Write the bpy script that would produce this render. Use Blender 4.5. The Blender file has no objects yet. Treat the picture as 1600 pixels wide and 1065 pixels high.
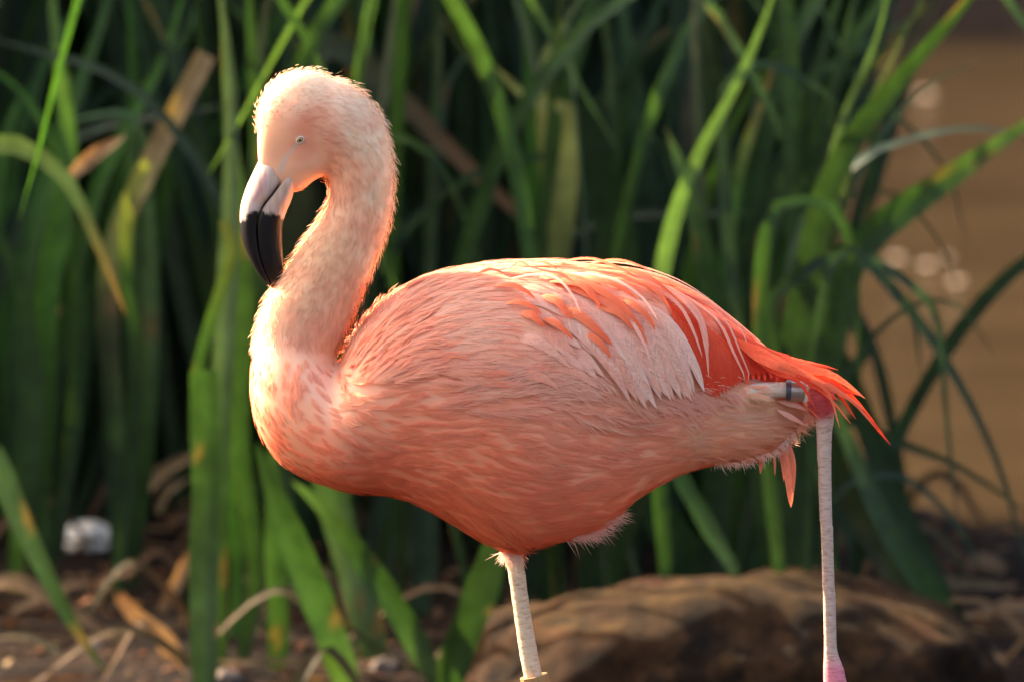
import bpy, bmesh, math, random
import numpy as np
from mathutils import Vector, Matrix
from mathutils.bvhtree import BVHTree

random.seed(7); rng = np.random.default_rng(7)
scene = bpy.context.scene
C = scene.collection

# ------------------------------------------------------------------ camera
CAM = Vector((0, -7.3, 1.42)); PITCH = math.radians(6.5)
cd = bpy.data.cameras.new('camera'); cam = bpy.data.objects.new('camera', cd); C.objects.link(cam)
cam.location = CAM; cam.rotation_euler = (math.radians(90) - PITCH, 0, 0)
cd.lens = 300; cd.sensor_width = 36; cd.clip_end = 600; cd.clip_start = 0.1
cd.dof.use_dof = True; cd.dof.focus_distance = 7.29; cd.dof.aperture_fstop = 7.0
scene.camera = cam

# ------------------------------------------------------------------ light
SUN = Vector((-0.76, 0.46, 0.54)).normalized()
w = bpy.data.worlds.new('World'); scene.world = w; w.use_nodes = True
nt = w.node_tree; bg = nt.nodes['Background']
sky = nt.nodes.new('ShaderNodeTexSky'); sky.sky_type = 'NISHITA'; sky.sun_disc = False
sky.sun_elevation = math.asin(SUN.z); sky.sun_rotation = math.atan2(SUN.x, SUN.y) % (2 * math.pi)
sky.air_density = 1.0; sky.dust_density = 7.0; sky.ozone_density = 0.0
nt.links.new(sky.outputs[0], bg.inputs[0]); bg.inputs[1].default_value = 0.125
sl = bpy.data.lights.new('sun', 'SUN'); sl.energy = 5.0; sl.angle = math.radians(0.5); sl.color = (1.0, 0.84, 0.62)
so = bpy.data.objects.new('sun', sl); C.objects.link(so); so.rotation_euler = SUN.to_track_quat('Z', 'Y').to_euler()
so.location = (-4, 2, 4)
scene.view_settings.view_transform = 'Standard'; scene.view_settings.look = 'None'
scene.view_settings.exposure = 2.42; scene.view_settings.gamma = 1

# ------------------------------------------------------------------ helpers
cp, sp = math.cos(PITCH), math.sin(PITCH)
def pt(px, py, y=0.0):
    """photo pixel (1600 wide) seen at world depth y -> world point"""
    a = (px - 800) / 1600 * 0.12; b = (532.5 - py) / 1600 * 0.12
    d = Vector((a, cp + b * sp, -sp + b * cp)); t = (y - CAM.y) / d.y
    return CAM + d * t
def topx(P):
    """world points (N,3) -> photo pixels"""
    Q = np.asarray(P, float) - np.array(CAM)
    f = Q[:, 1] * cp - Q[:, 2] * sp; u = Q[:, 1] * sp + Q[:, 2] * cp
    return np.stack([800 + Q[:, 0] / f / 0.12 * 1600, 532.5 - u / f / 0.12 * 1600], 1)
S = 0.000551

def hashn(i, j, k, s):
    n = (i * 374761393 + j * 668265263 + k * 2147483647 * 3 + s * 974711) & 0xffffffff
    n = ((n ^ (n >> 13)) * 1274126177) & 0xffffffff
    return ((n ^ (n >> 16)) & 0xffff) / 65535.0
def vnoise(P, scale, seed=0, octv=1):
    P = np.asarray(P, float) * scale; out = 0; amp = 1; tot = 0
    for o in range(octv):
        Q = P * (2 ** o) + 100.0; I = np.floor(Q).astype(np.int64); F = Q - I; F = F * F * (3 - 2 * F)
        v = 0
        for a in (0, 1):
            for b in (0, 1):
                for c in (0, 1):
                    wgt = (F[:, 0] if a else 1 - F[:, 0]) * (F[:, 1] if b else 1 - F[:, 1]) * (F[:, 2] if c else 1 - F[:, 2])
                    v = v + wgt * hashn(I[:, 0] + a, I[:, 1] + b, I[:, 2] + c, seed + o)
        out = out + amp * v; tot += amp; amp *= .5
    return out / tot * 2 - 1

def make_mesh(name, V, F, mat, col=None, nrm=None, smooth=True, uv=None):
    me = bpy.data.meshes.new(name)
    V = np.asarray(V, np.float32); 
    if isinstance(F, np.ndarray):
        k = F.shape[1]; me.vertices.add(len(V)); me.vertices.foreach_set('co', V.ravel())
        me.loops.add(F.size); me.loops.foreach_set('vertex_index', F.astype(np.int32).ravel())
        me.polygons.add(len(F)); me.polygons.foreach_set('loop_start', np.arange(0, F.size, k, dtype=np.int32))
        me.update(calc_edges=True)
    else:
        me.from_pydata([tuple(v) for v in V], [], F); me.update()
    if smooth: me.polygons.foreach_set('use_smooth', np.ones(len(me.polygons), bool))
    if col is not None:
        a = me.color_attributes.new('Col', 'FLOAT_COLOR', 'POINT')
        c = np.ones((len(V), 4), np.float32); c[:, :3] = np.clip(col, 0, 1); a.data.foreach_set('color', c.ravel())
    if nrm is not None:
        me.normals_split_custom_set_from_vertices(nrm.astype(np.float32))
    me.materials.append(mat)
    return me
def link(name, me, parent=None, **props):
    o = bpy.data.objects.new(name, me); C.objects.link(o)
    if parent: o.parent = parent; o.matrix_parent_inverse = parent.matrix_basis.inverted()
    for k, v in props.items(): o[k] = v
    return o
def thing(name, label, cat, loc=(0, 0, 0), group=None):
    o = bpy.data.objects.new(name, None); C.objects.link(o); o.location = loc; o.empty_display_size = .05
    o['label'] = label; o['category'] = cat
    if group: o['group'] = group
    return o

# ------------------------------------------------------------------ materials
class MB:
    def __init__(s, name):
        s.m = bpy.data.materials.new(name); s.m.use_nodes = True; s.t = s.m.node_tree
        s.b = s.t.nodes['Principled BSDF']; s.o = s.t.nodes['Material Output']
    def n(s, typ, **kw):
        nd = s.t.nodes.new(typ)
        for k, v in kw.items():
            if k in nd.inputs: nd.inputs[k].default_value = v
            else: setattr(nd, k, v)
        return nd
    def l(s, a, b): s.t.links.new(a, b)
    def ramp(s, fac, stops):
        r = s.t.nodes.new('ShaderNodeValToRGB'); e = r.color_ramp.elements
        while len(e) < len(stops): e.new(.5)
        for x, (p, c) in zip(e, stops): x.position = p; x.color = (*c, 1)
        s.l(fac, r.inputs[0]); return r.outputs[0]
    def mix(s, a, b, fac, typ='MIX'):
        m = s.t.nodes.new('ShaderNodeMix'); m.data_type = 'RGBA'; m.blend_type = typ
        for i, v in ((0, fac), (6, a), (7, b)):
            if hasattr(v, 'links') or hasattr(v, 'is_linked'): s.l(v, m.inputs[i])
            else: m.inputs[i].default_value = v if i == 0 else (*v, 1)
        return m.outputs[2]
    def bump(s, h, strength, dist=.001):
        b = s.n('ShaderNodeBump'); b.inputs['Strength'].default_value = strength; b.inputs['Distance'].default_value = dist
        s.l(h, b.inputs['Height']); s.l(b.outputs[0], s.b.inputs['Normal']); return b

def thin_mat(name, rough, transl, tint=(1, 1, 1), noise=None, spec=.3, coat=0):
    """two-sided thin tissue: reflecting plus transmitting diffuse, colour from attribute"""
    m = MB(name); a = m.n('ShaderNodeVertexColor', layer_name='Col'); c = a.outputs[0]
    if noise:
        tc = m.n('ShaderNodeTexCoord'); nz = m.n('ShaderNodeTexNoise', Scale=noise[0], Detail=3.0)
        m.l(tc.outputs['Object'], nz.inputs['Vector'])
        f = m.ramp(nz.outputs[0], [(.3, (noise[1],) * 3), (.7, (1.0,) * 3)])
        c = m.mix(c, f, 1.0, 'MULTIPLY')
    m.l(c, m.b.inputs['Base Color']); m.b.inputs['Roughness'].default_value = rough
    m.b.inputs['Specular IOR Level'].default_value = spec
    t = m.n('ShaderNodeBsdfTranslucent'); tc_ = m.mix(c, tint, 1.0, 'MULTIPLY'); m.l(tc_, t.inputs[0])
    mx = m.n('ShaderNodeMixShader'); mx.inputs[0].default_value = transl
    m.l(m.b.outputs[0], mx.inputs[1]); m.l(t.outputs[0], mx.inputs[2]); m.l(mx.outputs[0], m.o.inputs[0])
    return m
mat_down = thin_mat('down_feather', .8, .36, (1.0, .93, .86), spec=.15).m
mat_down_short = thin_mat('short_down', .8, .20, (1.0, .95, .9), spec=.15).m
mat_vane = thin_mat('vane_feather', .6, .22, (1.0, .8, .7), spec=.2).m
mat_leaf = thin_mat('leaf', .5, .34, (1.35, 1.4, .35), noise=(40, .6), spec=.22).m
mat_dry = thin_mat('dry_leaf', .7, .3, (1.2, .95, .6), noise=(60, .6), spec=.15).m

def skin_mat():
    m = MB('bird_skin'); a = m.n('ShaderNodeVertexColor', layer_name='Col')
    tc = m.n('ShaderNodeTexCoord'); nz = m.n('ShaderNodeTexNoise', Scale=300.0, Detail=4.0)
    mp = m.n('ShaderNodeMapping'); mp.inputs['Scale'].default_value = (.5, .5, 2.0)
    m.l(tc.outputs['Object'], mp.inputs[0]); m.l(mp.outputs[0], nz.inputs['Vector'])
    f = m.ramp(nz.outputs[0], [(.32, (.62, .50, .42)), (.5, (.95, .93, .92)), (.8, (1, 1, 1))])
    m.l(m.mix(a.outputs[0], f, a.outputs[1], 'MULTIPLY'), m.b.inputs['Base Color'])
    m.b.inputs['Roughness'].default_value = .55
    vo = m.n('ShaderNodeTexVoronoi', Scale=150.0); mp2 = m.n('ShaderNodeMapping'); mp2.inputs['Scale'].default_value = (.45, .45, 1.3)
    m.l(tc.outputs['Object'], mp2.inputs[0]); m.l(mp2.outputs[0], vo.inputs['Vector'])
    bp = m.bump(vo.outputs['Distance'], .5, .0006); m.l(a.outputs[1], bp.inputs['Strength'])
    m.b.inputs['Specular IOR Level'].default_value = .2; return m.m
mat_skin = skin_mat()
def simple(name, col, rough=.5, metal=0, noise=None, spec=.5):
    m = MB(name); m.b.inputs['Base Color'].default_value = (*col, 1)
    m.b.inputs['Roughness'].default_value = rough; m.b.inputs['Metallic'].default_value = metal
    m.b.inputs['Specular IOR Level'].default_value = spec
    if noise:
        tc = m.n('ShaderNodeTexCoord'); nz = m.n('ShaderNodeTexNoise', Scale=noise[0], Detail=6.0); m.l(tc.outputs['Object'], nz.inputs['Vector'])
        m.l(m.ramp(nz.outputs[0], [(.3, noise[1]), (.7, col)]), m.b.inputs['Base Color']); m.bump(nz.outputs[0], .4, .004)
    return m.m
def beak_mat():
    m = MB('beak_horn'); a = m.n('ShaderNodeVertexColor', layer_name='Col')
    tc = m.n('ShaderNodeTexCoord'); mp = m.n('ShaderNodeMapping'); mp.inputs['Scale'].default_value = (1, 1, .1)
    mp.inputs['Rotation'].default_value = (0, math.radians(12), 0)
    nz = m.n('ShaderNodeTexNoise', Scale=420.0, Detail=3.0); m.l(tc.outputs['Object'], mp.inputs[0]); m.l(mp.outputs[0], nz.inputs['Vector'])
    f = m.ramp(nz.outputs[0], [(.3, (.72, .68, .66)), (.65, (1, 1, 1))])
    m.l(m.mix(a.outputs[0], f, .8, 'MULTIPLY'), m.b.inputs['Base Color']); m.b.inputs['Roughness'].default_value = .42; m.b.inputs['Specular IOR Level'].default_value = .3
    m.bump(nz.outputs[0], .35, .0008); return m.m
mat_beak = beak_mat()

# ================================================================== SETTING
def shore(x):     # y of the near shoreline
    return 3.1 + 2.4 / (1 + np.exp((x - .15) * 5)) + .12 * np.sin(x * 5) + .3 * np.sin(x * .7)
def gz(x, y):
    x = np.asarray(x, float); y = np.asarray(y, float)
    P = np.stack([x, y, 0 * x], -1).reshape(-1, 3)
    n = (vnoise(P, 1.3, 3, 2) * .02 + vnoise(P, 9, 5, 3) * .010).reshape(x.shape)
    s = shore(x); land = 1 / (1 + np.exp((y - s) * 9))
    z = -.32 + .33 * land + n * (.3 + .7 * land)
    z = z + .05 * np.exp(-((x + .45) ** 2) / .4 - ((y - 2.6) ** 2) / .7)
    fb = np.clip((y - 12.0 + .3 * np.sin(x * .5)) , 0, None)
    z = z + np.minimum(fb * 1.3, 9 + .12 * fb) + (n * 14 * np.clip(fb, 0, 1))
    side = np.clip(np.abs(x) - 14, 0, None) * .25
    return z + side * np.clip((y - 2) / 6, 0, 1)
gx = np.concatenate([np.linspace(-80, -3, 40)[:-1], np.linspace(-3, 3, 260), np.linspace(3, 80, 40)[1:]])
gy = np.concatenate([np.linspace(-60, -.5, 30)[:-1], np.linspace(-.5, 6, 280), np.linspace(6, 120, 90)[1:]])
X, Y = np.meshgrid(gx, gy); Z = gz(X, Y)
nx, ny = len(gx), len(gy); idx = np.arange(nx * ny).reshape(ny, nx)
GF = np.stack([idx[:-1, :-1], idx[:-1, 1:], idx[1:, 1:], idx[1:, :-1]], -1).reshape(-1, 4)
def ground_mat():
    m = MB('earth'); tc = m.n('ShaderNodeTexCoord')
    n1 = m.n('ShaderNodeTexNoise', Scale=6.0, Detail=8.0, Roughness=.65); n2 = m.n('ShaderNodeTexNoise', Scale=55.0, Detail=6.0)
    for q in (n1, n2): m.l(tc.outputs['Object'], q.inputs['Vector'])
    c1 = m.ramp(n1.outputs[0], [(.3, (.007, .004, .003)), (.5, (.018, .010, .006)), (.72, (.045, .022, .011))])
    c2 = m.ramp(n2.outputs[0], [(.35, (.35, .3, .3)), (.62, (1, .95, .9)), (.75, (1.5, 1.2, .95))])
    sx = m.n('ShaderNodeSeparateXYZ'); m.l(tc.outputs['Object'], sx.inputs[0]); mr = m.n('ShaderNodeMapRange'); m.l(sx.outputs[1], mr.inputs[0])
    mr.inputs[1].default_value = 11.0; mr.inputs[2].default_value = 12.0                   # the far bank is a darker brown
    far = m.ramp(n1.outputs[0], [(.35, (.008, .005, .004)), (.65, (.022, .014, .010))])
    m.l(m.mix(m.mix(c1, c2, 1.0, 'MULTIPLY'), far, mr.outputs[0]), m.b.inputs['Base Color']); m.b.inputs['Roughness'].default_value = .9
    m.b.inputs['Specular IOR Level'].default_value = .08; m.bump(n2.outputs[0], .8, .02); return m.m
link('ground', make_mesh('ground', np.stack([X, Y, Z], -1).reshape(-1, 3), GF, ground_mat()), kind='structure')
def water_mat():
    m = MB('pond_water'); tc = m.n('ShaderNodeTexCoord')
    mp = m.n('ShaderNodeMapping'); mp.inputs['Scale'].default_value = (.6, 2.6, 1)
    m.l(tc.outputs['Object'], mp.inputs[0])
    n1 = m.n('ShaderNodeTexNoise', Scale=2.2, Detail=5.0, Roughness=.6); m.l(mp.outputs[0], n1.inputs['Vector'])
    n2 = m.n('ShaderNodeTexNoise', Scale=1.3, Detail=4.0); m.l(mp.outputs[0], n2.inputs['Vector'])
    m.l(m.ramp(n2.outputs[0], [(.3, (.026, .0155, .007)), (.68, (.050, .031, .0140))]), m.b.inputs['Base Color'])
    m.b.inputs['Roughness'].default_value = .12; m.b.inputs['IOR'].default_value = 1.33
    m.bump(n1.outputs[0], .26, .06); return m.m
WZ = -.05
wv = [(-80, 1.5, WZ), (80, 1.5, WZ), (80, 30, WZ), (-80, 30, WZ)]
link('pond_water', make_mesh('pond_water', wv, [(0, 1, 2, 3)], water_mat(), smooth=False), kind='structure')

# ------------------------------------------------------------------ boulder
def rock_mat():
    m = MB('mossy_rock'); tc = m.n('ShaderNodeTexCoord')
    n1 = m.n('ShaderNodeTexNoise', Scale=9.0, Detail=8.0, Roughness=.6); n2 = m.n('ShaderNodeTexNoise', Scale=34.0, Detail=9.0, Roughness=.75)
    for q in (n1, n2): m.l(tc.outputs['Object'], q.inputs['Vector'])
    c1 = m.ramp(n1.outputs[0], [(.3, (.009, .005, .003)), (.46, (.022, .011, .005)), (.54, (.065, .032, .012)), (.64, (.045, .019, .008)), (.78, (.03, .021, .008))])
    c2 = m.ramp(n2.outputs[0], [(.38, (.25, .22, .2)), (.52, (.85, .8, .75)), (.75, (1.7, 1.5, 1.2))])
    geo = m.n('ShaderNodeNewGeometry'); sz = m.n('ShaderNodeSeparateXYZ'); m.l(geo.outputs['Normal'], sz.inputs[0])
    up_mask = m.ramp(sz.outputs[2], [(.72, (0, 0, 0)), (.97, (1, 1, 1))]); mc = m.ramp(n1.outputs[0], [(.35, (.055, .022, .008)), (.5, (.075, .044, .014)), (.65, (.09, .034, .014))])   # upward faces take a lighter warm brown
    m.l(m.mix(m.mix(c1, mc, up_mask), c2, 1.0, 'MULTIPLY'), m.b.inputs['Base Color']); m.b.inputs['Roughness'].default_value = .88
    m.b.inputs['Specular IOR Level'].default_value = .1; m.bump(n2.outputs[0], 1.0, .02); return m.m
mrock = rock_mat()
def boulder(name, cx, cy, hx, hy, h, p, seed, mat, label, cat='rock', amp=.12, group=None, sub=6, low=None, nsc=2.2):
    bm = bmesh.new(); bmesh.ops.create_icosphere(bm, subdivisions=sub, radius=1)
    V = np.array([v.co[:] for v in bm.verts]); F = np.array([[v.index for v in f.verts] for f in bm.faces]); bm.free()
    A = np.abs(V) ** p; r = (A.sum(1)) ** (-1 / p); Q = V * r[:, None]
    Q *= (1 + amp * vnoise(V, nsc, seed, 3))[:, None]
    Q *= np.array([hx, hy, h]); Q *= (1 + amp * .45 * vnoise(Q, .9 / hy * 2.5, seed + 9, 4))[:, None]; base = float(gz(np.array([cx]), np.array([cy]))[0])
    me = make_mesh(name, Q, F, mat); o = link(name, me, label=label, category=cat)
    o.location = (cx, cy, base if low is None else base + low)
    if group: o['group'] = group
    return o
c = pt(1140, 1000, 1.65)
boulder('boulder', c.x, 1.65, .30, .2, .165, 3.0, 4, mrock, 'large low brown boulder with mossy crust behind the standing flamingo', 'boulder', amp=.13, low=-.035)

# ------------------------------------------------------------------ small stones, litter
white = simple('pale_stone', (.80, .72, .62), .8, noise=(40, (.6, .5, .4)))
greyst = simple('shore_stone', (.15, .085, .045), .9, noise=(30, (.07, .038, .02)), spec=.1)
dull = simple('dull_stone', (.20, .15, .12), .85, noise=(50, (.07, .05, .04)), spec=.1)
def stone_at(px, py, y, wpx, hpx, seed, mat, label, cat='stone', name='stone', group=None):
    P = pt(px, py, y); k = S * (y + 7.3) / 7.3
    boulder(name, P.x, y, wpx / 2 * k, wpx / 2.4 * k, hpx * .8 * k, 2.2, seed, mat, label, cat, amp=.35, sub=4, group=group)
def ground_hit(px, py):
    y = 1.0
    for _ in range(4000):
        P = pt(px, py, y)
        if P.z <= float(gz(np.array([P.x]), np.array([P.y]))[0]): return P
        y += .006
    return pt(px, py, 3)
for (px, py, w_, h_, lab) in [
        (140, 852, 92, 44, 'largest white stone lying in the dirt at lower left'),
        (620, 0, 0, 0, None),
        (350, 1062, 60, 40, 'grey white stone at the bottom edge right of the tall front reed blade'),
        (150, 1010, 30, 20, 'small grey stone in bare earth between the dry leaves at lower left'),
        (300, 815, 40, 30, 'pale stone half hidden left of the tall front reed blade'),
        (600, 1045, 50, 40, 'pale stone between the reed bases below the flamingo breast')]:
    if lab:
        P = ground_hit(px, py); stone_at(px, py, P.y, w_, h_ if px == 140 else h_ * .5, int(px), white if px == 140 else dull, lab)
for (px, py, w_, h_, lab) in [
        (1400, 905, 60, 34, 'reddish stone on the shore just right of the boulder top'),
        (1530, 892, 80, 30, 'flat reddish stone on the shoreline at the right edge'),
        (1575, 985, 110, 60, 'broad tan stone on the bank at the lower right corner'),
        (1470, 930, 60, 30, 'small tan stone on the bank right of the boulder')]:
    P = ground_hit(px, py); stone_at(px, py, P.y, w_, h_, int(px), greyst, lab)

# ------------------------------------------------------------------ leaves
GREENS = dict(dark=(.040, .085, .030), mid=(.062, .14, .036), light=(.13, .23, .085), grey=(.125, .195, .115), vivid=(.09, .23, .03),
              olive=(.11, .125, .045), yellow=(.36, .36, .10), tan=(.46, .29, .14), brown=(.25, .13, .06), blue=(.055, .105, .065))
GREENS = {k: tuple(q * {'tan': .75, 'brown': .75, 'yellow': .75, 'light': .62, 'vivid': .62}.get(k, .46) for q in v) for k, v in GREENS.items()}
def smooth_path(P, n):
    P = np.asarray(P, float); m = len(P)
    if m == 2:
        t = np.linspace(0, 1, n)[:, None]; return P[0] * (1 - t) + P[1] * t
    E = np.vstack([2 * P[0] - P[1], P, 2 * P[-1] - P[-2]])
    d = np.r_[0, np.cumsum(np.linalg.norm(np.diff(P, axis=0), axis=1))]; s = np.linspace(0, d[-1], n); out = []
    for q in s:
        i = min(max(np.searchsorted(d, q) - 1, 0), m - 2); u = (q - d[i]) / max(d[i + 1] - d[i], 1e-9)
        p0, p1, p2, p3 = E[i], E[i + 1], E[i + 2], E[i + 3]
        out.append(.5 * ((2 * p1) + (-p0 + p2) * u + (2 * p0 - 5 * p1 + 4 * p2 - p3) * u * u + (-p0 + 3 * p1 - 3 * p2 + p3) * u ** 3))
    return np.array(out)
def leaf_geo(path, width, face, cols, blunt=False, n=28, fold=.18, seed=0, base=.6):
    """path (k,3) from root to tip; face = direction the flat of the blade looks to"""
    P = smooth_path(path, n); T = np.gradient(P, axis=0); T /= np.linalg.norm(T, axis=1)[:, None]
    face = np.asarray(face, float); side = np.cross(T, face); side /= np.maximum(np.linalg.norm(side, axis=1)[:, None], 1e-6)
    N = np.cross(side, T); t = np.linspace(0, 1, n)
    prof = np.minimum(1, base + (1 - base) * t / .25)
    if not blunt: prof = prof * np.clip((1 - t) / .42, 0, 1) ** .62
    else: prof = prof * np.where(t > .985, .93, 1)
    prof = prof * (1 + .04 * np.sin(t * 23 + seed)) ; hw = width / 2 * np.maximum(prof, .015)
    cs = np.linspace(-1, 1, 5); V = []; Cc = []
    r = np.random.default_rng(seed)
    tw = .25 * np.sin(t * r.uniform(2, 5) + r.uniform(0, 6))
    s2 = side * np.cos(tw)[:, None] + N * np.sin(tw)[:, None]; n2 = N * np.cos(tw)[:, None] - side * np.sin(tw)[:, None]
    stops = np.linspace(0, 1, len(cols)); cc = np.stack([np.interp(t, stops, [k[i] for k in cols]) for i in range(3)], 1)
    for j, q in enumerate(cs):
        V.append(P + s2 * (hw * q)[:, None] - n2 * (hw * fold * (1 - abs(q)))[:, None])
        Cc.append(cc * (1 + .12 * (q == 0) + .07 * r.standard_normal()) )
    V = np.stack(V, 1).reshape(-1, 3); Cc = np.stack(Cc, 1).reshape(-1, 3)
    Cc = Cc * (1 + .18 * vnoise(V, 30, seed))[:, None]
    # dry flecks
    fl = (vnoise(V, 55, seed + 3) > .74)[:, None]; Cc = np.where(fl, Cc * .4 + np.array(GREENS['brown']) * .6, Cc)
    i = np.arange(n * 5).reshape(n, 5)
    F = np.stack([i[:-1, :-1], i[:-1, 1:], i[1:, 1:], i[1:, :-1]], -1).reshape(-1, 4)
    return V, F, Cc
class Clump:
    def __init__(s, label, px, y, group=None, x=None):
        P = pt(px, 900, y); s.x = P.x if x is None else x; s.y = y; s.z = float(gz(np.array([s.x]), np.array([y]))[0])
        s.root = thing('reed_clump', label, 'reeds', (s.x, s.y, s.z - .01), group)
    def leaf(s, pts, wpx, cols, dy=0, blunt=False, face=(0, -1, .12), name='leaf', mat=None, label=None, rooted=False, slope=0, fold=.18):
        """pts: photo pixels root->tip, all near depth s.y+dy (slope: metres of depth change root->tip)"""
        y = s.y + dy; m = len(pts)
        W = [np.array(pt(a, b, y + slope * i / max(m - 1, 1))) for i, (a, b) in enumerate(pts)]
        if rooted:
            W[0] = np.array([W[0][0] * .6 + s.x * .4, y, s.z - .02])
        k = S * (y + 7.3) / 7.3
        cols = [GREENS[c] for c in cols]; sd = int(abs(pts[-1][0] * 7 + pts[-1][1])) + 1
        V, F, Cc = leaf_geo(W, wpx * k, face, cols, blunt, seed=sd, fold=fold)
        me = make_mesh(name, V, F, mat or (mat_dry if cols[-1] == GREENS['tan'] and cols[0] == GREENS['tan'] else mat_leaf), Cc)
        o = link(name, me, s.root)
        if label: o['label'] = label
        return o

# hero clumps -------------------------------------------------------
c = Clump('reed clump at the left edge with an arching blade whose brown tip hangs down', -60, 1.75)
c.leaf([(-60, 1100), (-95, 700), (-80, 330), (-20, 225), (55, 240), (110, 290), (150, 375), (198, 495)], 40, ['mid', 'grey', 'grey', 'grey', 'grey', 'grey', 'grey', 'brown'], rooted=True)
c.leaf([(-60, 1100), (-150, 900), (-90, 700), (-20, 705), (40, 830), (105, 960), (165, 1050)], 44, ['blue', 'blue', 'blue', 'dark'], dy=-.15, rooted=True)
c.leaf([(-30, 1100), (0, 700), (30, 400), (100, 200), (205, -60)], 46, ['mid', 'vivid', 'light', 'light'], dy=1.00, rooted=True)
c.leaf([(-40, 1100), (-20, 600), (0, 300), (50, 100)], 44, ['dark', 'mid', 'vivid', 'vivid'], dy=1.10, rooted=True)
c.leaf([(-20, 1100), (20, 700), (60, 400), (70, -60)], 40, ['dark', 'mid', 'light'], dy=1.25, rooted=True)
c.leaf([(0, 1100), (40, 800), (60, 500), (200, 200), (330, -40)], 30, ['dark', 'mid', 'mid'], dy=1.40, rooted=True)
c = Clump('reed clump at left with a folded yellow and brown dead blade among green ones', 200, 2.95)
c.leaf([(210, 1000), (180, 700), (170, 420), (228, 270), (268, 190), (322, 85)], 34, ['dark', 'dark', 'dark', 'olive', 'yellow', 'tan', 'tan'], dy=-.75, rooted=True, blunt=True)
c.leaf([(200, 1000), (210, 600), (195, 420), (205, 300), (232, 255)], 22, ['dark', 'dark', 'dark', 'mid', 'yellow'], dy=-.8, rooted=True, blunt=True)
c.leaf([(230, 1000), (215, 600), (205, 300), (215, 160), (262, 90), (310, 30)], 22, ['dark', 'mid', 'light', 'light'], dy=-.6, rooted=True)
c.leaf([(240, 1000), (235, 600), (225, 230), (190, 178), (140, 182), (85, 198)], 24, ['dark', 'mid', 'light', 'light', 'light'], dy=-.7, rooted=True, face=(0, -.6, .8))
c.leaf([(180, 1000), (160, 600), (150, 300), (110, 250), (175, 215), (330, 238)], 20, ['dark', 'brown', 'brown', 'tan'], dy=.1, rooted=True)
c.leaf([(220, 1000), (240, 600), (215, 330), (215, 190)], 26, ['dark', 'mid', 'vivid'], dy=-.06, rooted=True)
c.leaf([(130, 1000), (100, 700), (90, 300), (100, -60)], 50, ['dark', 'dark', 'light'], dy=.3, rooted=True)
c.leaf([(260, 1000), (280, 600), (260, 300), (225, -60)], 40, ['dark', 'dark', 'mid'], dy=.3, rooted=True)
c = Clump('reed clump in the upper left corner with bright sunlit crossing blades', 60, 2.6)
for pp, w_, cl in [([(20, 900), (30, 500), (80, 250), (150, 60), (185, -60)], 34, ['dark', 'mid', 'vivid', 'light']), ([(60, 900), (90, 600), (150, 300), (250, 100), (300, -60)], 28, ['dark', 'dark', 'vivid', 'vivid']),
                   ([(40, 900), (10, 600), (15, 300), (60, 120), (150, -40)], 30, ['dark', 'vivid', 'light']), ([(90, 900), (120, 600), (110, 350), (60, 180), (-30, 90)], 26, ['dark', 'mid', 'vivid']),
                   ([(30, 900), (-10, 500), (0, 250), (40, 130)], 36, ['dark', 'vivid', 'vivid']), ([(110, 900), (140, 500), (205, 200), (200, -40)], 30, ['dark', 'mid', 'vivid']),
                   ([(80, 900), (70, 500), (105, 250), (75, -60)], 40, ['dark', 'vivid', 'light']), ([(120, 900), (190, 600), (250, 350), (275, 120), (330, -60)], 26, ['dark', 'dark', 'vivid', 'light']),
                   ([(10, 900), (50, 650), (30, 450), (-20, 330)], 40, ['dark', 'mid', 'mid'])]:
    c.leaf(pp, w_, cl, dy=random.uniform(-.4, .3), rooted=True)
c = Clump('reed clump left of the beak with one tall blade cut square at the top', 330, 1.55)
c.leaf([(315, 1150), (318, 900), (322, 740), (318, 578)], 46, ['dark', 'blue', 'dark', 'mid'], blunt=True, rooted=True, label='tall dark blade cut off square at the top')
c.leaf([(345, 1120), (340, 800), (350, 520), (360, 330), (358, 120), (338, -60)], 34, ['dark', 'mid', 'grey', 'grey', 'grey'], dy=.25, rooted=True)
c.leaf([(330, 1120), (312, 800), (308, 600), (330, 500), (362, 400), (350, 345)], 20, ['dark', 'olive', 'mid', 'mid', 'olive'], dy=.2, rooted=True, blunt=True)
c.leaf([(380, 1120), (400, 900), (375, 700), (385, 420), (360, 200), (345, 10)], 30, ['dark', 'mid', 'dark', 'light'], dy=.3, rooted=True)
c.leaf([(370, 1120), (372, 900), (355, 740), (372, 590)], 22, ['mid', 'vivid', 'vivid'], dy=.4, rooted=True)
c.leaf([(420, 1120), (440, 900), (430, 600), (410, 300), (385, -60)], 38, ['dark', 'dark', 'dark', 'mid'], dy=.45, rooted=True)
c = Clump('reed clump below the flamingo breast with blades leaning right at the bottom', 560, 1.7)
c.leaf([(700, 1100), (640, 985), (570, 880), (500, 790), (455, 750)], 40, ['grey', 'mid', 'mid', 'light'], rooted=False)
c.leaf([(560, 1120), (520, 1000), (480, 900), (440, 800), (400, 690)], 52, ['light', 'mid', 'mid', 'dark'], dy=-.1)
c.leaf([(600, 1120), (580, 1000), (545, 870), (500, 700), (470, 500)], 50, ['mid', 'grey', 'mid', 'dark'], dy=.15)
c.leaf([(700, 1110), (715, 1020), (760, 900), (800, 760)], 54, ['mid', 'dark', 'dark'], dy=-.05)
c.leaf([(430, 1110), (435, 980), (430, 850), (425, 640)], 34, ['dark', 'mid', 'dark'], dy=.1)
c.leaf([(650, 1000), (665, 850), (650, 700), (600, 500)], 44, ['dark', 'blue', 'dark'], dy=.4)
c.leaf([(640, 1060), (600, 900), (610, 700), (640, 500)], 40, ['dark', 'blue', 'dark'], dy=.5)
c = Clump('reed clump behind the neck with a long blade drooping diagonally to the back', 480, 2.35)
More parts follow.
